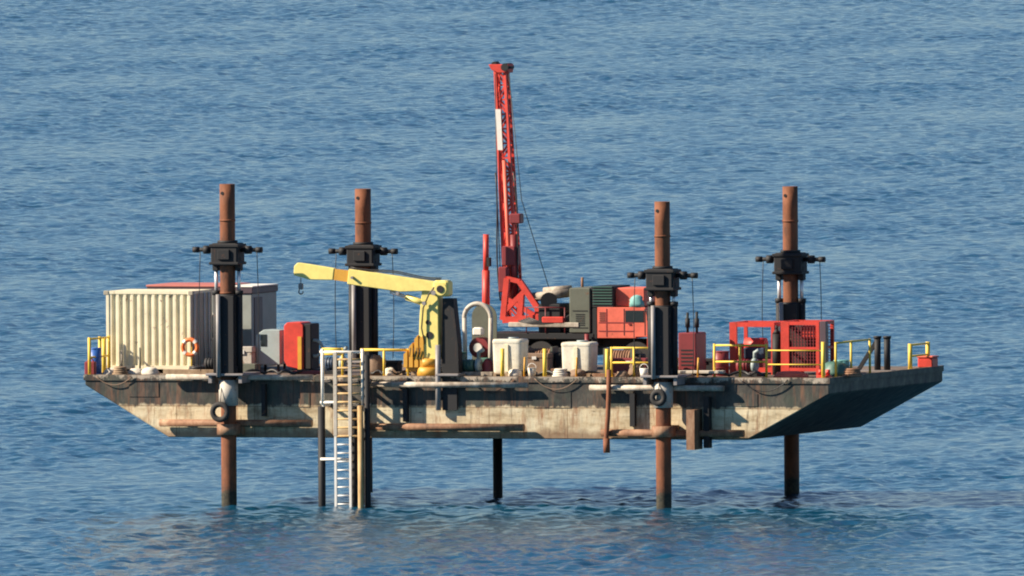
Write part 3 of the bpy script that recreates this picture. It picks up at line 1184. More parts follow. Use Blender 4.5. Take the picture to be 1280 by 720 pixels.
# ------------------------------------------------------------------ truck mounted drill rig
def rig():
    Y0, Y1 = 7.7, 10.0
    Ym = (Y0 + Y1) / 2
    xa, xb = X(604, Y0), X(812, Y0)
    o = thing('drill_truck', ((xa + xb) / 2, Ym, ZD), 'red truck-mounted drill rig with a tall lattice mast in the middle of the deck', 'drill rig')
    zc = ZD + 1.0
    m = MB()
    m.box(xa, xb - 0.4, Ym - 0.45, Ym - 0.25, zc - 0.2, zc + 0.1)
    m.box(xa, xb - 0.4, Ym + 0.25, Ym + 0.45, zc - 0.2, zc + 0.1)
    for k in range(6):
        x = xa + 0.1 + k * 1.05
        m.box(x, x + 0.15, Ym - 0.25, Ym + 0.25, zc - 0.15, zc + 0.05)
    m.box(xa, X(742, Y0), Y0 + 0.03, Y1 - 0.03, zc + 0.1, zc + 0.32, 0.02)
    m.box(X(622, Y0), X(735, Y0), Y0 + 0.1, Y1 - 0.1, zc - 0.5, zc - 0.2, 0.03)
    m.build('chassis', 'black', o)
    # wheels
    for px in (640, 676, 795):
        for yy in (Y0 + 0.02, Y1 - 0.34):
            x = X(px, Y0)
            w = MB()
            w.tube([(x, yy, ZD + 0.52), (x, yy + 0.32, ZD + 0.52)], 0.51, 24)
            ww = w.build('wheel', 'rubber', o)
            rr = MB()
            rr.tube([(x, yy - 0.012, ZD + 0.52), (x, yy + 0.332, ZD + 0.52)], 0.25, 16)
            rr.build('rim', 'black', ww)
    # cab
    c0, c1 = X(747, Y0), X(809, Y0)
    zb, zt = Z(421, 780, Y0), Z(386, 780, Y0)
    cb = MB()
    cb.prism([(c0, zb - 0.05), (c1 - 0.42, zb - 0.05), (c1 - 0.42, zb), (c1, zb), (c1, zb - 0.42), (c1 + 0.02, zb - 0.42), (c1 + 0.02, zb + 0.62), (c1 - 0.06, zt + 0.05), (c0, zt + 0.05)], Y0, Y1)
    cab = cb.build('cab', 'red_pale', o, 0.03)
    g = MB()
    zw0, zw1 = zb + 0.52, zt - 0.06
    g.box(X(782, Y0), c1 - 0.12, Y0 - 0.012, Y0 + 0.02, zw0, zw1)
    g.box(c1 - 0.03, c1 + 0.035, Y0 + 0.2, Y1 - 0.2, zb + 0.62, zw1)
    g.build('window', 'glass', cab)
    dr = MB()
    dr.box(X(780, Y0), X(781, Y0), Y0 - 0.008, Y0 + 0.01, zb + 0.05, zt)
    dr.box(c1 - 0.09, c1 - 0.06, Y0 - 0.008, Y0 + 0.01, zb + 0.05, zt)
    dr.build('door_seam', 'black', cab)
    sm = MB()
    for z_ in (zb + 0.18, zb + 0.48):
        sm.box(c0 + 0.05, c1 - 0.5, Y0 - 0.010, Y0 + 0.01, z_, z_ + 0.035)
    sm.box(c0 + 0.33, c0 + 0.36, Y0 - 0.011, Y0 + 0.01, zb, zt)
    sm.box(X(786, Y0), X(789, Y0), Y0 - 0.03, Y0 + 0.01, zb + 0.42, zb + 0.47)
    sm.build('trim', 'red_dark', cab)
    vt = MB()
    for k in range(5):
        vt.box(c0 + 0.08, c0 + 0.30, Y0 - 0.015, Y0 + 0.01, zb + 0.55 + k * 0.07, zb + 0.58 + k * 0.07)
    vt.build('vent', 'black', cab)
    mr = MB()
    mr.tube([(c1 - 0.1, Y0, zt - 0.05), (c1 + 0.12, Y0 - 0.22, zt - 0.08)], 0.018, 6)
    mr.box(c1 + 0.08, c1 + 0.15, Y0 - 0.30, Y0 - 0.14, zt - 0.42, zt - 0.08, 0.02)
    mr.build('mirror', 'black', cab)
    bp = MB()
    bp.box(c1 + 0.02, c1 + 0.2, Y0, Y1, zb - 0.55, zb - 0.25, 0.03)
    bp.build('bumper', 'red', o)
    for yy in (Y0 + 0.3, Y1 - 0.3):
        h = MB()
        h.tube([(c1 + 0.0, yy, zb - 0.02), (c1 + 0.06, yy, zb - 0.02)], 0.1, 14)
        h.build('headlight', 'alu', o)
    # tool box and roof load above the cab
    tb = MB()
    tb.box(X(768, Y0 + 0.3), X(806, Y0 + 0.3), Y0 + 0.3, Y1 - 0.4, zt + 0.07, Z(360, 785, Y0 + 0.3), 0.03)
    tb.build('overhead_locker', 'red_pale', o)
    tt = MB()
    tt.lump((X(795, Y0), Y0 + 0.12, Z(386, 795, Y0) + 0.06), 0.28, 0.14, 0.42, 5, amp=0.15)
    tt.build('rolled_sheet', 'teal', o)
    # engine house: olive panel and black radiator
    eb = MB()
    eb.box(X(712, Y0), X(738, Y0), Y0, Y1 - 0.3, zc + 0.33, Z(360, 725, Y0), 0.03)
    eb.build('engine_cover', 'olive', o)
    eb = MB()
    eb.box(X(738.5, Y0), X(767, Y0), Y0 + 0.05, Y1 - 0.3, Z(386, 750, Y0) + 0.02, Z(358, 750, Y0), 0.03)
    eb.box(X(738.5, Y0), X(746.5, Y0), Y0 + 0.05, Y1 - 0.3, zc - 0.1, Z(386, 750, Y0) + 0.03, 0.03)
    rad = eb.build('radiator', 'black', o)
    gr = MB()
    for k in range(7):
        z = Z(384, 750, Y0) + 0.1 + k * 0.1
        gr.box(X(741, Y0), X(765, Y0), Y0 + 0.02, Y0 + 0.06, z, z + 0.03)
    gr.build('grille', 'green', rad)
    ex = MB()
    ex.tube([(X(716, Y0), Ym, Z(360, 716, Y0) - 0.1), (X(716, Y0), Ym, Z(348, 716, Y0))], 0.05, 8)
    ex.build('exhaust', 'beam', o)
    # deck machinery between mast and engine
    mc = MB()
    mc.tube([P(662, 372, Y0 + 0.4), P(712, 366, Y0 + 0.4)], 0.16, 12)
    mc.tube([P(680, 364, Y0 + 0.6), P(714, 361, Y0 + 0.6)], 0.14, 12)
    mc.build('pipe_rack', 'beam_pale', o)
    mc = MB()
    mc.box(X(672, Y0), X(700, Y0), Y0 + 0.1, Y0 + 1.3, zc + 0.32, Z(380, 690, Y0), 0.04)
    mc.tube([P(686, 376, Y0 + 0.1), P(686, 376, Y0 + 1.2)], 0.3, 16)
    mc.build('mud_pump', 'black', o)
    mc = MB()
    mc.box(X(678, Y0), X(705, Y0), Y0 - 0.05, Y0 + 0.35, Z(404, 690, Y0), Z(396, 690, Y0), 0.03)
    mc.build('control_box', 'red', o)
    mc = MB()
    mc.box(X(636, Y0), X(724, Y0), Y0 - 0.03, Y0 + 0.2, Z(409, 690, Y0), Z(403, 690, Y0), 0.02)
    mc.build('side_step', 'beam_pale', o)
    # hoses, drill rods and hand rails on the carrier
    for k in range(5):
        a_, b_ = P(648 + k * 3, 401 - k, Y0 - 0.02), P(716 + k * 2, 398 - k * 3, Y0 + 0.1)
        m_ = (a_ + b_) / 2 - Vector((0, 0.05, 0.16 + 0.05 * k))
        ph = MB()
        ph.tube([a_, (a_ + m_) / 2 - Vector((0, 0, 0.05)), m_, (b_ + m_) / 2 - Vector((0, 0, 0.04)), b_], 0.028, 6)
        ph.build('hydraulic_hose', 'hose', o)
    rk = MB()
    for k in range(4):
        rk.tube([(X(664, Y0), Y0 + 0.5 + k * 0.16, zc + 1.06), (X(735, Y0), Y0 + 0.5 + k * 0.16, zc + 1.06)], 0.06, 8)
    rk.build('drill_rod', 'beam', o)
    hr = MB()
    zr = zc + 0.33
    for px in (658, 682, 706):
        hr.tube([(X(px, Y0), Y0 + 0.02, zr), (X(px, Y0), Y0 + 0.02, zr + 0.9)], 0.022, 6)
    hr.tube([(X(658, Y0), Y0 + 0.02, zr + 0.9), (X(706, Y0), Y0 + 0.02, zr + 0.9)], 0.022, 6)
    hr.build('hand_rail', 'red_dark', o)
    ds = MB()
    ds.box(X(716, Y0), X(735, Y0), Y0 - 0.012, Y0 + 0.01, zc + 0.5, zc + 0.53)
    ds.box(X(716, Y0), X(735, Y0), Y0 - 0.012, Y0 + 0.01, zc + 1.1, zc + 1.13)
    for k in range(6):
        ds.box(X(720, Y0), X(731, Y0), Y0 - 0.014, Y0 + 0.01, zc + 0.60 + k * 0.075, zc + 0.63 + k * 0.075)
    ds.build('cover_seam', 'black', o)
    # outriggers
    for px in (612, 735):
        j = MB()
        x = X(px, Y0)
        j.tube([(x, Y0 - 0.12, ZD + 0.05), (x, Y0 - 0.12, zc + 0.3)], 0.08, 10)
        j.box(x - 0.2, x + 0.2, Y0 - 0.32, Y0 + 0.08, ZD + 0.012, ZD + 0.07)
        j.build('outrigger', 'red_dark', o)

    # ---- mast
    Yc = Ym + 0.05
    top = P(627, 88, Yc)
    bot = P(643, 398, Yc)
    ax = (bot - top)
    L = ax.length
    d = ax.normalized()
    ux = Vector((d.z, 0, -d.x)) * -1
    uy = Vector((0, 1, 0))
    hw0, hw1 = 0.175, 0.235
    lat = MB()

    def cp(t, sx, sy):
        hw = hw0 + (hw1 - hw0) * t
        return top + d * (L * t) + ux * (sx * hw) + uy * (sy * hw)
    for sx in (-1, 1):
        for sy in (-1, 1):
            lat.bar(cp(0, sx, sy), cp(1, sx, sy), 0.10)
    N = 17
    for k in range(N):
        t0, t1 = k / N, (k + 1) / N
        s = 1 if k % 2 else -1
        for sy in (-1, 1):
            lat.bar(cp(t0, s, sy), cp(t1, -s, sy), 0.065)
            lat.bar(cp(t0, -1, sy), cp(t0, 1, sy), 0.06)
        for sx in (-1, 1):
            lat.bar(cp(t0, sx, s), cp(t1, sx, -s), 0.065)
            lat.bar(cp(t0, sx, -1), cp(t0, sx, 1), 0.06)
    mast = lat.build('mast', 'red', o)
    cr = MB()
    p = top
    cr.prism([(p.x - 0.40, p.z + 0.22), (p.x - 0.28, p.z + 0.02), (p.x - 0.05, p.z - 0.08), (p.x + 0.33, p.z - 0.08), (p.x + 0.36, p.z + 0.22)], Yc - 0.3, Yc + 0.3)
    cr.build('crown_block', 'red', mast, 0.02)
    cr = MB()
    cr.tube([(p.x + 0.22, Yc - 0.34, p.z + 0.12), (p.x + 0.22, Yc + 0.34, p.z + 0.12)], 0.14, 16)
    cr.tube([(p.x - 0.22, Yc - 0.2, p.z + 0.22), (p.x - 0.22, Yc + 0.2, p.z + 0.22)], 0.1, 12)
    cr.build('sheave', 'black', mast)

    def at(py, off=0.0):
        t = (py - 88) / 310.0
        return top + d * (L * t) + ux * off
    pn = MB()
    a, b = at(136, -0.14), at(187, -0.14)
    pn.prism([(a.x - 0.06, a.z), (a.x + 0.13, a.z), (b.x + 0.13, b.z), (b.x - 0.06, b.z)], Yc - 0.32, Yc - 0.29)
    pn.build('white_panel', 'white', mast)
    # rotary head, hydraulic motors and hoses low on the mast
    rh = MB()
    c = at(272, 0.1)
    rh.box(c.x + 0.08, c.x + 0.48, Yc - 0.55, Yc - 0.1, c.z - 0.2, c.z + 0.15, 0.03)
    c = at(300, 0)
    rh.box(c.x - 0.16, c.x + 0.32, Yc - 0.5, Yc + 0.1, c.z - 0.9, c.z - 0.2, 0.03)
    rh.tube([(c.x + 0.25, Yc - 0.3, c.z - 2.2), (c.x + 0.22, Yc - 0.3, c.z + 0.2)], 0.13, 12)
    c2 = at(340, -0.1)
    rh.box(c2.x - 0.25, c2.x + 0.15, Yc - 0.5, Yc + 0.1, c2.z - 0.7, c2.z + 0.2, 0.03)
    rh.build('rotary_head', 'red_dark', mast)
    fd = MB()
    fd.tube([at(200, 0.02) + Vector((0, -0.3, 0)), at(385, 0.02) + Vector((0, -0.3, 0))], 0.075, 10)
    fd.build('feed_cylinder', 'red_pale', mast)
    hz = MB()
    for q, off in ((0, 0.36), (1, -0.36)):
        pts = []
        for k in range(10):
            t = k / 9
            b_ = at(215 + 160 * t, off + 0.06 * math.sin(t * 5 + q))
            pts.append(b_ + Vector((0, -0.35, 0)))
        hz.tube(pts, 0.03, 6)
    hz.build('hose', 'hose', mast)
    # A-frame foot of the mast
    af = MB()
    for yy in (Y0 + 0.25, Y1 - 0.25):
        f0 = P(629, 400, yy)
        f1 = P(674, 397, yy)
        t0 = P(634, 348, yy)
        t1 = P(650, 352, yy)
        k1 = P(672, 384, yy)
        af.bar(f0, t0, 0.2)
        af.bar(f0, f1, 0.22)
        af.bar(t1, k1, 0.2)
        af.bar(k1, f1, 0.2)
        af.bar(t0, t1, 0.16)
        af.bar(P(632, 388, yy), P(656, 364, yy), 0.17)
        af.bar(P(650, 398, yy), P(652, 368, yy), 0.2)
        af.bar(P(632, 372, yy), P(668, 394, yy), 0.16)
    q0, q1 = P(634, 348, Y0 + 0.25), P(634, 348, Y1 - 0.25)
    af.bar(q0, q1, 0.14)
    af.build('mast_foot', 'red', o)
    # raised side arm left of the mast
    sa_ = MB()
    yy = Y0 + 0.3
    sa_.tube([P(607.5, 293, yy), P(607.5, 342, yy)], 0.10, 12)
    sa_.tube([P(607.5, 338, yy), P(607.5, 405, yy)], 0.135, 12)
    sa_.build('side_jack', 'red', o)
    sb = MB()
    sb.box(X(610, yy), X(614, yy), yy - 0.1, yy + 0.1, Z(333, 612, yy), Z(322, 612, yy), 0.01)
    sb.build('valve', 'black', o)
    # casing below the mast through the well in the hull
    cs = MB()
    b = P(622, 560, Yc)
    cs.tube([(b.x, Yc, -4), (b.x, Yc, ZB - 0.01)], 0.17, 14)
    tag(cs.build('drill_casing', 'black'), 'thin dark drill casing standing in the water under the middle of the barge', 'casing')


rig()


# ------------------------------------------------------------------ tanks and drums
def tank(px0, px1, pyt, Y, depth, label, second):
    x0, x1 = X(px0, Y), X(px1, Y)
    zt = Z(pyt, (px0 + px1) / 2, Y)
    z0 = ZD + 0.14
    o = thing('water_tank', ((x0 + x1) / 2, Y + depth / 2, ZD), label, 'tank', 'white water tanks at the near deck edge')
    m = MB()
    xm = (x0 + x1) / 2
    hw = (x1 - x0) / 2
    # tapered tub with rounded corners
    n = 32
    prev = None
    vs = []
    lev = [(0.0, 0.90), (0.04, 0.93), (0.86, 0.98), (0.89, 1.0), (0.94, 1.0), (0.98, 0.97), (1.0, 0.9)]
    for t, sc in lev:
        for i in range(n):
            a = 2 * math.pi * i / n
            ca, sa = math.cos(a), math.sin(a)
            e = 0.26
            vs.append((xm + hw * sc * math.copysign(abs(ca) ** e, ca), Y + depth / 2 + depth / 2 * sc * math.copysign(abs(sa) ** e, sa), z0 + (zt - z0) * t))
    fs = []
    for k in range(len(lev) - 1):
        for i in range(n):
            j = (i + 1) % n
            fs.append((k * n + i, k * n + j, k * n + n + j, k * n + n + i))
    fs.append(tuple(range(n - 1, -1, -1)))
    fs.append(tuple((len(lev) - 1) * n + i for i in range(n)))
    m.add(vs, fs, False)
    m.build('tub', 'tank', o)
    l = MB()
    l.tube([(xm + 0.1, Y + depth / 2, zt - 0.01), (xm + 0.1, Y + depth / 2, zt + 0.06)], 0.2, 16)
    l.build('cap', 'machine_grey', o)
    s = MB()
    s.box(xm - hw * 0.12, xm + hw * 0.12, Y - 0.035, Y + 0.05, z0 + 0.05, z0 + (zt - z0) * 0.84)
    s.build('rib', 'cream', o)
    pl = MB()
    for k in range(3):
        x = x0 + (x1 - x0) * (0.1 + 0.4 * k)
        pl.box(x - 0.06, x + 0.06, Y, Y + depth, ZD + 0.012, ZD + 0.1)
    pl.box(x0, x1, Y, Y + depth, ZD + 0.1, ZD + 0.14)
    tag(pl.build('pallet', 'wood'), 'wooden pallet under the ' + second, 'pallet', 'pallets under the white tanks')


tank(614, 652, 424, 0.62, 0.95, 'white rounded tank near the hose reel, the left of two', 'left white tank')
tank(700, 739, 428, 1.2, 0.95, 'white square-cornered tank in front of the truck engine, the right of two', 'right white tank')


def reel():
    Y = 3.0
    c = P(597, 408, Y)
    o = thing('hose_reel', (c.x, Y, ZD), 'large hose reel with a white arched hood left of the drill mast', 'hose reel')
    h = MB()
    r = 0.56
    zc = Z(397, 597, Y)
    h.torus((c.x, Y, zc), r - 0.07, 0.085, 'Y', 24, 8, 0, math.pi)
    for sx in (-1, 1):
        h.tube([(c.x + sx * (r - 0.07), Y, zc), (c.x + sx * (r - 0.1), Y, ZD + 0.02)], 0.08, 10)
    h.build('hood_frame', 'sleeve', o)
    b = MB()
    n = 20
    pts = [(c.x + (r - 0.1) * math.cos(math.pi * i / n), zc + (r - 0.1) * math.sin(math.pi * i / n)) for i in range(n + 1)]
    pts += [(c.x - r + 0.1, ZD + 0.3), (c.x + r - 0.1, ZD + 0.3)]
    b.prism(pts, Y + 0.75, Y + 0.8)
    b.build('back_plate', 'olive', o)
    d = MB()
    zz = ZD + 0.95
    d.tube([(c.x, Y + 0.1, zz), (c.x, Y + 0.7, zz)], 0.36, 20)
    d.build('hose_coil', 'red_dark', o)
    d = MB()
    d.tube([(c.x, Y - 0.02, zz), (c.x, Y + 0.08, zz)], 0.16, 16)
    d.box(c.x - 0.2, c.x + 0.16, Y + 0.0, Y + 0.3, zz + 0.42, zz + 0.72, 0.05)
    d.build('hub', 'white', o)
    d = MB()
    d.box(c.x + 0.0, c.x + 0.5, Y - 0.25, Y + 0.2, ZD + 0.05, ZD + 0.6, 0.04)
    d.build('drive_motor', 'green', o)


reel()


def drum(px, Y, h, r, mat, label, group=None, cat='drum'):
    x = X(px, Y)
    o = thing('oil_drum', (x, Y, ZD), label, cat, group)
    m = MB()
    z0 = ZD + 0.012
    m.tube([(x, Y, z0), (x, Y, z0 + h)], r, 20)
    m.build('body', mat, o)
    for q in (0.02, 0.35, 0.66, 0.97):
        k = MB()
        k.torus((x, Y, z0 + h * q), r, 0.018, 'Z', 20, 6)
        k.build('hoop', mat, o)
    return o


drum(901, 2.4, 0.88, 0.29, 'red_dark', 'maroon drum left of the red pump skid')
drum(574, 2.6, 0.8, 0.27, 'green', 'dark green drum behind the dark post by the crane')
drum(1052, 3.4, 0.55, 0.27, 'teal', 'low teal drum at the right end of the deck')


# ------------------------------------------------------------------ machines on the left half
def generator():
    Y = 3.2
    x0, x1 = X(355, Y), X(379, Y)
    zt = Z(403, 367, Y)
    o = thing('generator', ((x0 + x1) / 2, Y + 0.5, ZD), 'bright red compressor cabinet between the left near leg and the ladder', 'generator')
    m = MB()
    m.prism([(x0, ZD + 0.45), (x0 + 0.12, ZD + 0.25), (x1, ZD + 0.12), (x1, zt - 0.1), (x1 - 0.1, zt), (x0 + 0.12, zt), (x0, zt - 0.12)], Y, Y + 1.1)
    m.build('cabinet', 'red', o, 0.02)
    b = MB()
    b.box(x1 + 0.003, x1 + 0.28, Y + 0.05, Y + 1.0, ZD + 0.15, zt - 0.05, 0.03)
    b.build('radiator', 'black', o)
    s = MB()
    s.box(x0 - 0.05, x1 + 0.3, Y - 0.03, Y + 0.12, ZD + 0.012, ZD + 0.12)
    s.box(x0 - 0.05, x1 + 0.3, Y + 0.95, Y + 1.1, ZD + 0.012, ZD + 0.12)
    s.build('skid', 'black', o)
    c = MB()
    c.box(x1 - 0.2, x1 - 0.06, Y - 0.02, Y + 0.05, ZD + 0.15, zt - 0.5)
    c.build('panel', 'yellow_dark', o)
    w = MB()
    cc = P(390, 432, Y)
    w.torus((cc.x, Y + 0.3, cc.z - 0.1), 0.28, 0.06, 'Y', 24, 8)
    w.build('hose_coil', 'machine_grey', o)


generator()


def welder():
    Y = 3.6
    x0, x1 = X(320, Y), X(350, Y)
    zt = Z(412, 335, Y)
    o = thing('control_cabinet', ((x0 + x1) / 2, Y + 0.4, ZD), 'grey-green machine cabinet with a dark window left of the red compressor', 'machine')
    m = MB()
    m.prism([(x0, ZD + 0.3), (x1, ZD + 0.3), (x1, zt - 0.02), (x0 + 0.3, zt), (x0, zt - 0.2)], Y, Y + 0.9)
    m.build('cabinet', 'machine_grey', o, 0.02)
    g = MB()
    a = P(326, 418, Y)
    g.box(a.x, a.x + 0.22, Y - 0.015, Y + 0.02, a.z - 0.42, a.z)
    g.build('window', 'glass', o)
    l = MB()
    for x in (x0 + 0.05, x1 - 0.13):
        for y in (Y + 0.05, Y + 0.75):
            l.box(x, x + 0.08, y, y + 0.08, ZD + 0.012, ZD + 0.3)
    l.build('stand', 'black', o)


welder()

# left end bits: blue drum, red jerry can, yellow rack
drum(119, 0.95, 0.95, 0.22, 'blue', 'blue drum standing at the left end behind the yellow rail')
Y = 0.4
x = X(113, Y)
t = thing('jerry_can', (x, Y, ZD), 'small dark red jerry can at the left end of the deck', 'can')
m = MB()
m.box(x - 0.2, x + 0.2, Y - 0.1, Y + 0.1, ZD + 0.012, ZD + 0.5, 0.04)
m.build('body', 'red_dark', t)
m = MB()
m.torus((x, Y, ZD + 0.5), 0.1, 0.025, 'Y', 10, 6, 0, math.pi)
m.build('handle', 'red_dark', t)

Y = 2.1
x = X(130, Y)
t = thing('pipe_stanchion', (x, Y, ZD), 'thick yellow stanchion at the left edge of the cream container', 'post')
m = MB()
m.tube([(x, Y, ZD), (x, Y, ZD + 1.25)], 0.08, 10)
m.build('tube', 'rail', t)
m = MB()
m.box(x - 0.14, x + 0.14, Y - 0.14, Y + 0.14, ZD + 0.012, ZD + 0.04)
m.build('foot_plate', 'rail', t)

for px, h, lab in ((175, 0.95, 'thin dark rod standing before the middle of the cream container'), (152, 0.85, 'thin pale rod standing before the left of the cream container')):
    m = MB()
    Y = 1.6
    x = X(px, Y)
    m.tube([(x, Y, ZD), (x, Y, ZD + h)], 0.035, 8)
    m.box(x - 0.08, x + 0.08, Y - 0.08, Y + 0.08, ZD + 0.012, ZD + 0.03)
    tag(m.build('steel_rod', 'olive' if px > 160 else 'beam_pale'), lab, 'rod', 'rods before the container')


# ------------------------------------------------------------------ right half machines
def maroon_set():
    Y = 3.0
    x0, x1 = X(848, Y), X(870, Y)
    zt = Z(416, 860, Y)
    o = thing('power_pack', ((x0 + x1) / 2, Y + 0.5, ZD), 'maroon power pack with two dark exhaust stacks right of the right near leg', 'power pack')
    m = MB()
    m.box(x0, x1, Y, Y + 1.2, ZD + 0.1, zt, 0.03)
    m.build('cabinet', 'red_dark', o)
    for px, pt in ((856.5, 391), (868, 390)):
        s = MB()
        x = X(px, Y)
        s.tube([(x, Y + 0.3, zt - 0.02), (x, Y + 0.3, Z(pt, px, Y))], 0.05, 8)
        s.tube([(x, Y + 0.3, zt + 0.18), (x, Y + 0.3, zt + 0.5)], 0.085, 10)
        s.build('exhaust', 'black', o)
    g = MB()
    for k in range(5):
        z = ZD + 0.35 + k * 0.13
        g.box(x0 + 0.1, x1 - 0.1, Y - 0.012, Y + 0.01, z, z + 0.05)
    g.build('louvre', 'black', o)
    s = MB()
    s.box(x0 - 0.03, x1 + 0.03, Y - 0.02, Y + 0.1, ZD + 0.012, ZD + 0.1)
    s.box(x0 - 0.03, x1 + 0.03, Y + 1.1, Y + 1.2, ZD + 0.012, ZD + 0.1)
    s.build('skid', 'black', o)


maroon_set()


def pump_skid():
    Y0, Y1 = 4.0, 5.8
    x0, x1 = X(912, Y0), X(968, Y0)
    zt = Z(403, 935, Y0)
    o = thing('pump_skid', ((x0 + x1) / 2, (Y0 + Y1) / 2, ZD), 'red open frame skid holding a red pump', 'pump')
    f = MB()
    for x in (x0, x1 - 0.12):
        for y in (Y0, Y1 - 0.12):
            f.box(x, x + (0.26 if x == x0 and y == Y0 else 0.12), y, y + 0.12, ZD + 0.012, zt)
    for z in (ZD + 0.1, zt - 0.16):
        for y in (Y0 + 0.005, Y1 - 0.115):
            f.box(x0 + 0.12, x1 - 0.12, y, y + 0.11, z, z + 0.16)
        for x in (x0 + 0.005, x1 - 0.115):
            f.box(x, x + 0.11, Y0 + 0.12, Y1 - 0.12, z, z + 0.16)
    f.box(x0 + 0.12, x0 + 0.5, Y0 + 0.02, Y0 + 0.1, ZD + 0.3, ZD + 1.1)
    f.build('frame', 'red', o)
    p = MB()
    c = P(942, 432, Y0 + 0.5)
    p.tube([(c.x - 0.35, Y0 + 0.7, c.z), (c.x + 0.4, Y0 + 0.7, c.z)], 0.27, 18)
    p.box(c.x - 0.3, c.x + 0.3, Y0 + 0.4, Y0 + 1.0, ZD + 0.95, c.z, 0.04)
    p.build('pump_head', 'red', o)
    p = MB()
    p.box(c.x - 0.35, c.x + 0.45, Y0 + 0.35, Y0 + 1.2, ZD + 0.55, ZD + 0.95, 0.04)
    p.build('motor', 'navy', o)
    p = MB()
    p.box(x0 + 0.3, x1 - 0.15, Y0 + 0.25, Y1 - 0.3, ZD + 0.11, ZD + 0.55, 0.03)
    p.build('sump', 'red_dark', o)


pump_skid()


def mesh_box():
    Y0, Y1 = 3.6, 5.4
    x0, x1 = X(976, Y0), X(1024, Y0)
    zt = Z(402, 1000, Y0)
    o = thing('mesh_cage', ((x0 + x1) / 2, (Y0 + Y1) / 2, ZD), 'tall red steel mesh box at the right end of the deck', 'box')
    f = MB()
    for x in (x0, x1 - 0.12):
        for y in (Y0, Y1 - 0.12):
            f.box(x, x + (0.3 if x == x0 else 0.12), y, y + 0.12, ZD + 0.012, zt)
    for z, h in ((ZD + 0.15, 0.12), (zt - 0.12, 0.12), (ZD + 0.92, 0.08)):
        for y in (Y0 + 0.005, Y1 - 0.115):
            f.box(x0 + 0.12, x1 - 0.12, y, y + 0.11, z, z + h)
        for x in (x0 + 0.005, x1 - 0.115):
            f.box(x, x + 0.11, Y0 + 0.12, Y1 - 0.12, z, z + h)
    f.build('frame', 'red', o)
    g = MB()
    n = 9
    for i in range(1, n):
        x = x0 + 0.3 + (x1 - 0.12 - x0 - 0.3) * i / n
        g.bar((x, Y0 + 0.06, ZD + 0.2), (x, Y0 + 0.06, zt - 0.1), 0.022)
    for i in range(1, 14):
        z = ZD + 0.2 + (zt - ZD - 0.3) * i / 14
        g.bar((x0 + 0.3, Y0 + 0.08, z), (x1 - 0.12, Y0 + 0.08, z), 0.022)
        g.bar((x1 - 0.06, Y0 + 0.1, z), (x1 - 0.06, Y1 - 0.1, z), 0.022)
    g.build('mesh', 'red_dark', o)
    b = MB()
    b.box(x0 + 0.15, x1 - 0.15, Y0 + 0.5, Y1 - 0.2, ZD + 0.3, zt - 0.15, 0.03)
    b.build('inner_tank', 'maroon_black', o)  # the cage's dark interior is put into the tank's colour
    b = MB()
    a = P(1011, 415, Y0 + 0.2)
    b.box(a.x - 0.28, a.x + 0.28, Y0 + 0.16, Y0 + 0.5, a.z - 0.25, a.z + 0.22, 0.04)
    b.build('valve_box', 'red', o)
    p = MB()
    xx = X(1030.5, Y0)
    p.box(xx - 0.13, xx + 0.1, Y0 - 0.1, Y0 + 0.14, ZD + 0.012, zt + 0.02, 0.02)
    p.build('corner_post', 'cabin_dark', o)
    # black gas bottle between skid and cage
    q = MB()
    xq = X(971, 4.0)
    q.tube([(xq, 4.0, ZD + 0.012), (xq, 4.0, ZD + 1.45)], 0.16, 16)
    q.tube([(xq, 4.0, ZD + 1.45), (xq, 4.0, ZD + 1.62)], 0.16, 16, 0.05)
    q.tube([(xq, 4.0, ZD + 1.6), (xq, 4.0, ZD + 1.75)], 0.045, 8)
    tag(q.build('gas_bottle', 'black'), 'black gas bottle between the red pump skid and the red mesh box', 'gas bottle')


mesh_box()


def mooring_bitts():
    Y = 8.2
    o = thing('mooring_bitts', (X(1103, Y), Y, ZD), 'pair of thick black bollards with a leaning brace near the right end', 'bollard')
    for px, w in ((1097, 0.115), (1109, 0.115)):
        m = MB()
        x = X(px, Y)
        m.tube([(x, Y, ZD), (x, Y, Z(421, px, Y))], w, 16)
        m.tube([(x, Y, Z(423, px, Y)), (x, Y, Z(420, px, Y))], w + 0.03, 16)
        m.build('bollard', 'black', o)
    m = MB()
    m.bar((X(1073, Y), Y, ZD + 0.05), (X(1095, Y), Y, Z(428, 1095, Y)), 0.13)
    m.build('brace', 'black', o)
    m = MB()
    m.box(X(1070, Y), X(1117, Y), Y - 0.25, Y + 0.25, ZD + 0.012, ZD + 0.05)
    m.build('base', 'tower_grey', o)


mooring_bitts()

Y = 12.3
x = X(1161, Y)
t = thing('deck_locker', (x, Y, ZD), 'small red locker at the far right corner of the deck', 'locker')
m = MB()
m.box(x - 0.32, x + 0.22, Y - 0.3, Y + 0.4, ZD + 0.012, ZD + 0.36, 0.03)
m.build('box', 'red', t)
m = MB()
m.box(x - 0.35, x + 0.25, Y - 0.33, Y + 0.43, ZD + 0.36, ZD + 0.42, 0.02)
m.build('lid', 'red_pale', t)

# fairlead at the near right corner
x = X(1031, 0.3)
t = thing('fairlead', (x, 0.55, ZD), 'red-painted fairlead at the near right corner of the deck', 'fairlead')
m = MB()
m.box(x - 0.35, x + 0.1, 0.4, 0.8, ZD + 0.012, ZD + 0.12, 0.02)
m.build('base', 'red', t)
for s in (-0.25, 0.02):
    m = MB()
    m.tube([(x + s, 0.6, ZD + 0.12), (x + s, 0.6, ZD + 0.32)], 0.08, 12)
    m.build('roller', 'red', t)

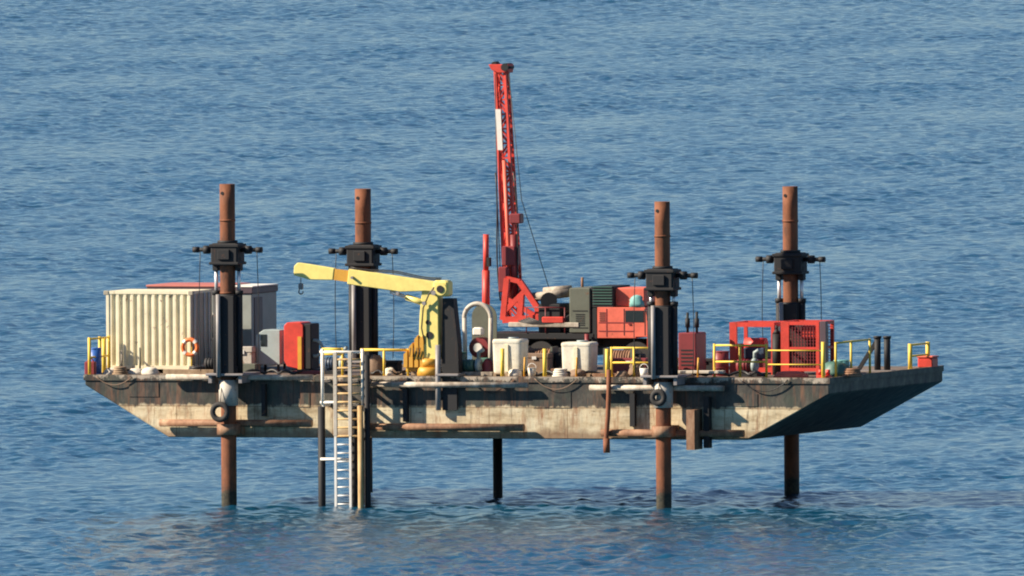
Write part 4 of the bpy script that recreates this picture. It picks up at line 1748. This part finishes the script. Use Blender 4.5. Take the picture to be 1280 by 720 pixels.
# teal tarpaulin heap, red float
m = MB()
m.lump((X(1045, 3.0), 3.0, ZD + 0.012), 0.5, 0.5, 0.5, 21)
tag(m.build('tarpaulin', 'green'), 'crumpled dark teal tarpaulin right of the red mesh box', 'tarpaulin')
m = MB()
m.lump((X(988, 1.5), 1.5, ZD + 0.012), 0.62, 0.4, 0.22, 22, amp=0.12)
tag(m.build('folded_sheet', 'red_pale'), 'flat bright red folded sheet before the red mesh box', 'sheet')


# ------------------------------------------------------------------ deck clutter
def plank(px0, px1, Y, z, w, h, mat, label, name='timber_plank', cat='plank', rot=0.0, group='loose planks and beams on deck'):
    x0, x1 = X(px0, Y), X(px1, Y)
    m = MB()
    m.bar((x0, Y - rot, ZD + z + h / 2), (x1, Y + rot, ZD + z + h / 2), w, h)
    tag(m.build(name, mat, None, 0.008), label, cat, group)


plank(205, 272, 0.55, 0.06, 0.22, 0.16, 'wood', 'brown timber beam before the right end of the cream container')
plank(845, 904, 0.9, 0.16, 0.5, 0.09, 'sack', 'pale board lying right of the right near tower', rot=0.1)
plank(516, 545, 0.5, 0.06, 0.4, 0.2, 'wood', 'sandy timber block beside the crane base')
plank(368, 402, 1.0, 0.06, 0.5, 0.12, 'red_dark', 'dull red plate lying under the red compressor', 'steel_plate', 'plate')
plank(742, 800, 0.9, 0.02, 0.4, 0.12, 'beam', 'rusty beam lying left of the right near tower', 'steel_beam', 'beam')
plank(575, 616, 0.7, 0.04, 0.2, 0.14, 'beam_pale', 'pale steel beam before the hose reel', 'steel_beam', 'beam')
plank(655, 700, 1.1, 0.02, 0.3, 0.14, 'wood', 'grey-brown timber between the two white tanks')
plank(300, 322, 1.2, 0.06, 0.6, 0.35, 'olive', 'dark olive steel block at the foot of the left near tower', 'steel_block', 'block')

SACKS = [(139, 0.7, 'sack', 'pale sack at the far left of the near deck edge'),
         (170, 0.75, 'sack', 'pale sack before the left half of the cream container'),
         (188, 0.55, 'sack', 'pale sack before the middle of the cream container'),
         (487, 0.6, 'sack', 'bright white sack left of the crane base'),
         (644, 0.5, 'sack', 'small white sack under the left white tank'),
         (778, 0.5, 'tarp', 'brown sack between the right white tank and the right near tower'),
         (796, 0.9, 'tarp', 'dark brown sack left of the right near tower'),
         (610, 1.2, 'red_dark', 'maroon bundle between the hose reel and the left white tank'),
         (469, 1.4, 'tarp', 'brown bundle right of the boarding ladder'),
         (722, 0.5, 'tarp', 'brown bundle before the right white tank')]
for k, (px, yy, mt, lab) in enumerate(SACKS):
    m = MB()
    r = 0.18 + 0.1 * random.random()
    m.lump((X(px, yy), yy, ZD + 0.012), r * 1.3, r, 0.22 + 0.16 * random.random() + (0.35 if px in (610, 469, 796) else 0), 40 + k)
    tag(m.build('sack', mt), lab, 'sack', 'sacks and bundles along the near deck edge')

# hoses lying over the deck edge clutter
def deckhose(px0, px1, Y, amp, label, mat='hose', r=0.04):
    pts = []
    n = 24
    for k in range(n + 1):
        t = k / n
        pts.append((X(px0 + (px1 - px0) * t, Y), Y + amp * math.sin(t * 9 + px0), ZD + 0.06 + 0.14 * abs(math.sin(t * 14 + px1))))
    m = MB()
    m.tube(pts, r, 8)
    tag(m.build('deck_hose', mat), label, 'hose', 'hoses lying on deck')


deckhose(460, 540, 0.8, 0.3, 'black hose lying between the boarding ladder and the crane')
deckhose(640, 760, 0.7, 0.25, 'black hose lying before the white tanks', r=0.05)
deckhose(300, 395, 0.9, 0.3, 'black hose lying between the left near leg and the ladder', r=0.05)
deckhose(850, 960, 1.4, 0.4, 'black hose lying before the red pump skid', r=0.05)


# ------------------------------------------------------------------ small gear
def bucket(px, Y, mat, label):
    x = X(px, Y)
    o = thing('bucket', (x, Y, ZD), label, 'bucket', 'buckets on the near deck edge')
    m = MB()
    m.tube([(x, Y, ZD + 0.012), (x, Y, ZD + 0.34)], 0.12, 16, 0.16)
    m.build('pail', mat, o)
    h = MB()
    h.torus((x, Y, ZD + 0.34), 0.155, 0.012, 'Y', 14, 6, 0, math.pi)
    h.build('handle', 'alu', o)


bucket(522, 1.0, 'white', 'white bucket standing left of the ochre crane turntable')
bucket(665, 0.45, 'sack', 'pale bucket right of the left white tank')
bucket(805, 0.35, 'white', 'white bucket at the foot of the right near tower')


def crate(px, Y, w, h, mat, label, name='tool_chest', cat='chest'):
    x = X(px, Y)
    o = thing(name, (x, Y, ZD), label, cat, 'chests and crates on the deck')
    m = MB()
    m.box(x - w / 2, x + w / 2, Y, Y + 0.55, ZD + 0.012, ZD + h * 0.78, 0.02)
    m.build('body', mat, o)
    m = MB()
    m.box(x - w / 2 - 0.02, x + w / 2 + 0.02, Y - 0.02, Y + 0.57, ZD + h * 0.78 + 0.002, ZD + h, 0.02)
    lid = m.build('lid', mat, o)
    m = MB()
    m.box(x - 0.08, x + 0.08, Y - 0.05, Y - 0.02, ZD + h * 0.72, ZD + h * 0.86)
    m.build('latch', 'alu', lid)


crate(580, 1.6, 0.75, 0.5, 'olive', 'olive chest between the dark crane post and the hose reel')
crate(668, 3.2, 1.0, 0.75, 'tarp', 'brown chest behind the gap between the white tanks')
crate(785, 2.4, 1.3, 0.62, 'red_dark', 'dark maroon chest behind the rail right of the right white tank')
crate(480, 2.4, 1.0, 0.5, 'black', 'black chest behind the rail between ladder and crane')
crate(880, 4.6, 0.9, 0.55, 'black', 'black chest between the maroon power pack and the red pump skid')
crate(303, 3.2, 0.7, 0.95, 'sleeve', 'tall pale chest right of the left near tower')


def coil(px, Y, r, mat, label, flat=True):
    x = X(px, Y)
    m = MB()
    for k in range(4):
        m.torus((x + 0.02 * (k % 2), Y, ZD + 0.05 + k * 0.075), r - 0.02 * k, 0.045, 'Z', 22, 8)
    tag(m.build('rope_coil', mat), label, 'rope', 'rope coils on the deck')


coil(246, 1.1, 0.30, 'hose', 'black rope coil before the right end of the cream container')
coil(700, 0.42, 0.26, 'sack', 'pale rope coil at the left foot of the right white tank')
coil(1065, 2.2, 0.30, 'beam', 'brown rope coil at the right end beside the pale yellow rail')
coil(150, 0.4, 0.24, 'wood', 'tan rope coil near the left end of the deck edge')

# scaffold tubes and boards laid on the deck by the crane and the truck
plank(596, 640, 2.4, 0.02, 0.3, 0.24, 'red_dark', 'maroon steel beam lying in front of the drill truck, left of two', 'steel_beam', 'beam')
plank(690, 745, 3.2, 0.02, 0.3, 0.2, 'beam', 'rusty steel beam lying before the engine of the drill truck', 'steel_beam', 'beam')
plank(758, 815, 1.6, 0.02, 0.5, 0.1, 'wood', 'timber board lying below the rail left of the right near tower')
plank(455, 505, 1.7, 0.02, 0.4, 0.12, 'wood', 'timber board lying below the rail right of the ladder')

# ropes hung over the near side
def hang(px0, px1, sag, label, mat='tarp', r=0.018):
    a, b = P(px0, 474, -0.10), P(px1, 476, -0.10)
    pts = []
    for k in range(17):
        t = k / 16
        p = a + (b - a) * t
        pts.append((p.x, -0.10, ZD - 0.02 - sag * 4 * t * (1 - t)))
    m = MB()
    m.tube(pts, r, 6)
    tag(m.build('hanging_rope', mat), label, 'rope', 'ropes hung over the near hull side')


hang(668, 722, 0.38, 'slack rope hung below the near deck edge between the two white tanks')
hang(586, 640, 0.50, 'dark slack rope hung below the near deck edge under the left white tank', 'hose')
hang(925, 985, 0.42, 'dark slack rope hung below the near deck edge under the red pump skid', 'hose')
hang(120, 165, 0.30, 'slack rope hung below the left end of the near deck edge')


# darker working gear in front of the drill truck
def deck_winch(px, Y, label):
    x = X(px, Y)
    o = thing('deck_winch', (x, Y, ZD), label, 'winch', 'deck winches')
    m = MB()
    for sx in (-1, 1):
        m.prism([(x + sx * 0.5 - 0.04, ZD + 0.012), (x + sx * 0.5 + 0.04, ZD + 0.012), (x + sx * 0.5 + 0.04, ZD + 0.95), (x + sx * 0.5 - 0.04, ZD + 0.95)], Y - 0.35, Y + 0.35)
    m.box(x - 0.6, x + 0.75, Y - 0.4, Y + 0.4, ZD + 0.013, ZD + 0.10)
    m.build('frame', 'olive', o)
    d = MB()
    d.tube([(x - 0.45, Y, ZD + 0.58), (x + 0.45, Y, ZD + 0.58)], 0.26, 20)
    for k in range(9):
        d.torus((x - 0.38 + k * 0.095, Y, ZD + 0.58), 0.27, 0.045, 'X', 20, 6)
    d.build('cable_drum', 'beam', o)
    g = MB()
    g.box(x + 0.56, x + 0.86, Y - 0.25, Y + 0.25, ZD + 0.11, ZD + 0.75, 0.04)
    g.build('gearbox', 'black', o)


deck_winch(776, 3.4, 'dark deck winch with rusty drum behind the square rail beside the right white tank')
deck_winch(676, 4.6, 'dark deck winch with a rusty cable drum between the two white tanks')


def pump(px, Y, mat, label):
    x = X(px, Y)
    o = thing('transfer_pump', (x, Y, ZD), label, 'pump', 'small pumps on the deck')
    m = MB()
    m.box(x - 0.4, x + 0.4, Y - 0.25, Y + 0.25, ZD + 0.012, ZD + 0.12)
    m.build('base', 'black', o)
    m = MB()
    m.tube([(x - 0.38, Y, ZD + 0.38), (x + 0.1, Y, ZD + 0.38)], 0.22, 18)
    for k in range(4):
        m.torus((x - 0.3 + k * 0.1, Y, ZD + 0.38), 0.225, 0.018, 'X', 18, 6)
    m.build('motor', mat, o)
    m = MB()
    m.torus((x + 0.25, Y, ZD + 0.40), 0.16, 0.11, 'X', 18, 8)
    m.tube([(x + 0.25, Y, ZD + 0.5), (x + 0.25, Y, ZD + 0.85), (x + 0.45, Y - 0.1, ZD + 0.95)], 0.07, 8)
    m.build('volute', 'machine_grey', o)


pump(590, 1.0, 'green', 'dark green pump before the hose reel')
pump(832, 2.6, 'black', 'black pump close behind the right near tower')
pump(420, 2.6, 'navy', 'dark blue pump behind the head of the boarding ladder')
pump(935, 2.2, 'red_dark', 'maroon pump standing before the red pump skid')
pump(270, 1.6, 'black', 'black pump between the lifebuoy and the left near tower')

for px, Y, mt, lab in ((560, 5.0, 'black', 'black drum standing behind the dark crane post'),
                       (640, 4.2, 'navy', 'dark blue drum under the drill mast'),
                       (655, 5.0, 'black', 'black drum right of the dark blue drum under the drill mast'),
                       (735, 5.2, 'olive', 'olive drum under the engine of the drill truck')):
    drum(px, Y, 0.88, 0.29, mt, lab, 'drums in front of the drill truck')

for px, Y, lab in ((655, 0.2, 'single short yellow post at the right side of the left white tank'),
                   (720, 0.2, 'single short yellow post before the right white tank'),
                   (846, 0.5, 'single yellow post right of the right near tower'),
                   (872, 0.5, 'single yellow post between the right near tower and the red pump skid')):
    x = X(px, Y)
    m = MB()
    m.tube([(x, Y, ZD), (x + 0.03, Y, ZD + 0.72)], 0.035, 8)
    m.box(x - 0.08, x + 0.08, Y - 0.08, Y + 0.08, ZD + 0.012, ZD + 0.03)
    tag(m.build('stub_post', 'yellow_dark'), lab, 'post', 'single yellow posts along the near edge')

# slack winch lines hanging from the crown of the mast to the carrier
m = MB()
Ya = 8.6
m.tube([P(619, 92, Ya), P(621, 240, Ya), P(628, 398, Ya)], 0.018, 6)
m.tube([P(636, 92, Ya), P(652, 250, Ya), P(690, 372, Ya)], 0.016, 6)
tr = [o for o in COL.objects if o.name == 'drill_truck'][0]
m.build('winch_line', 'hose', tr)
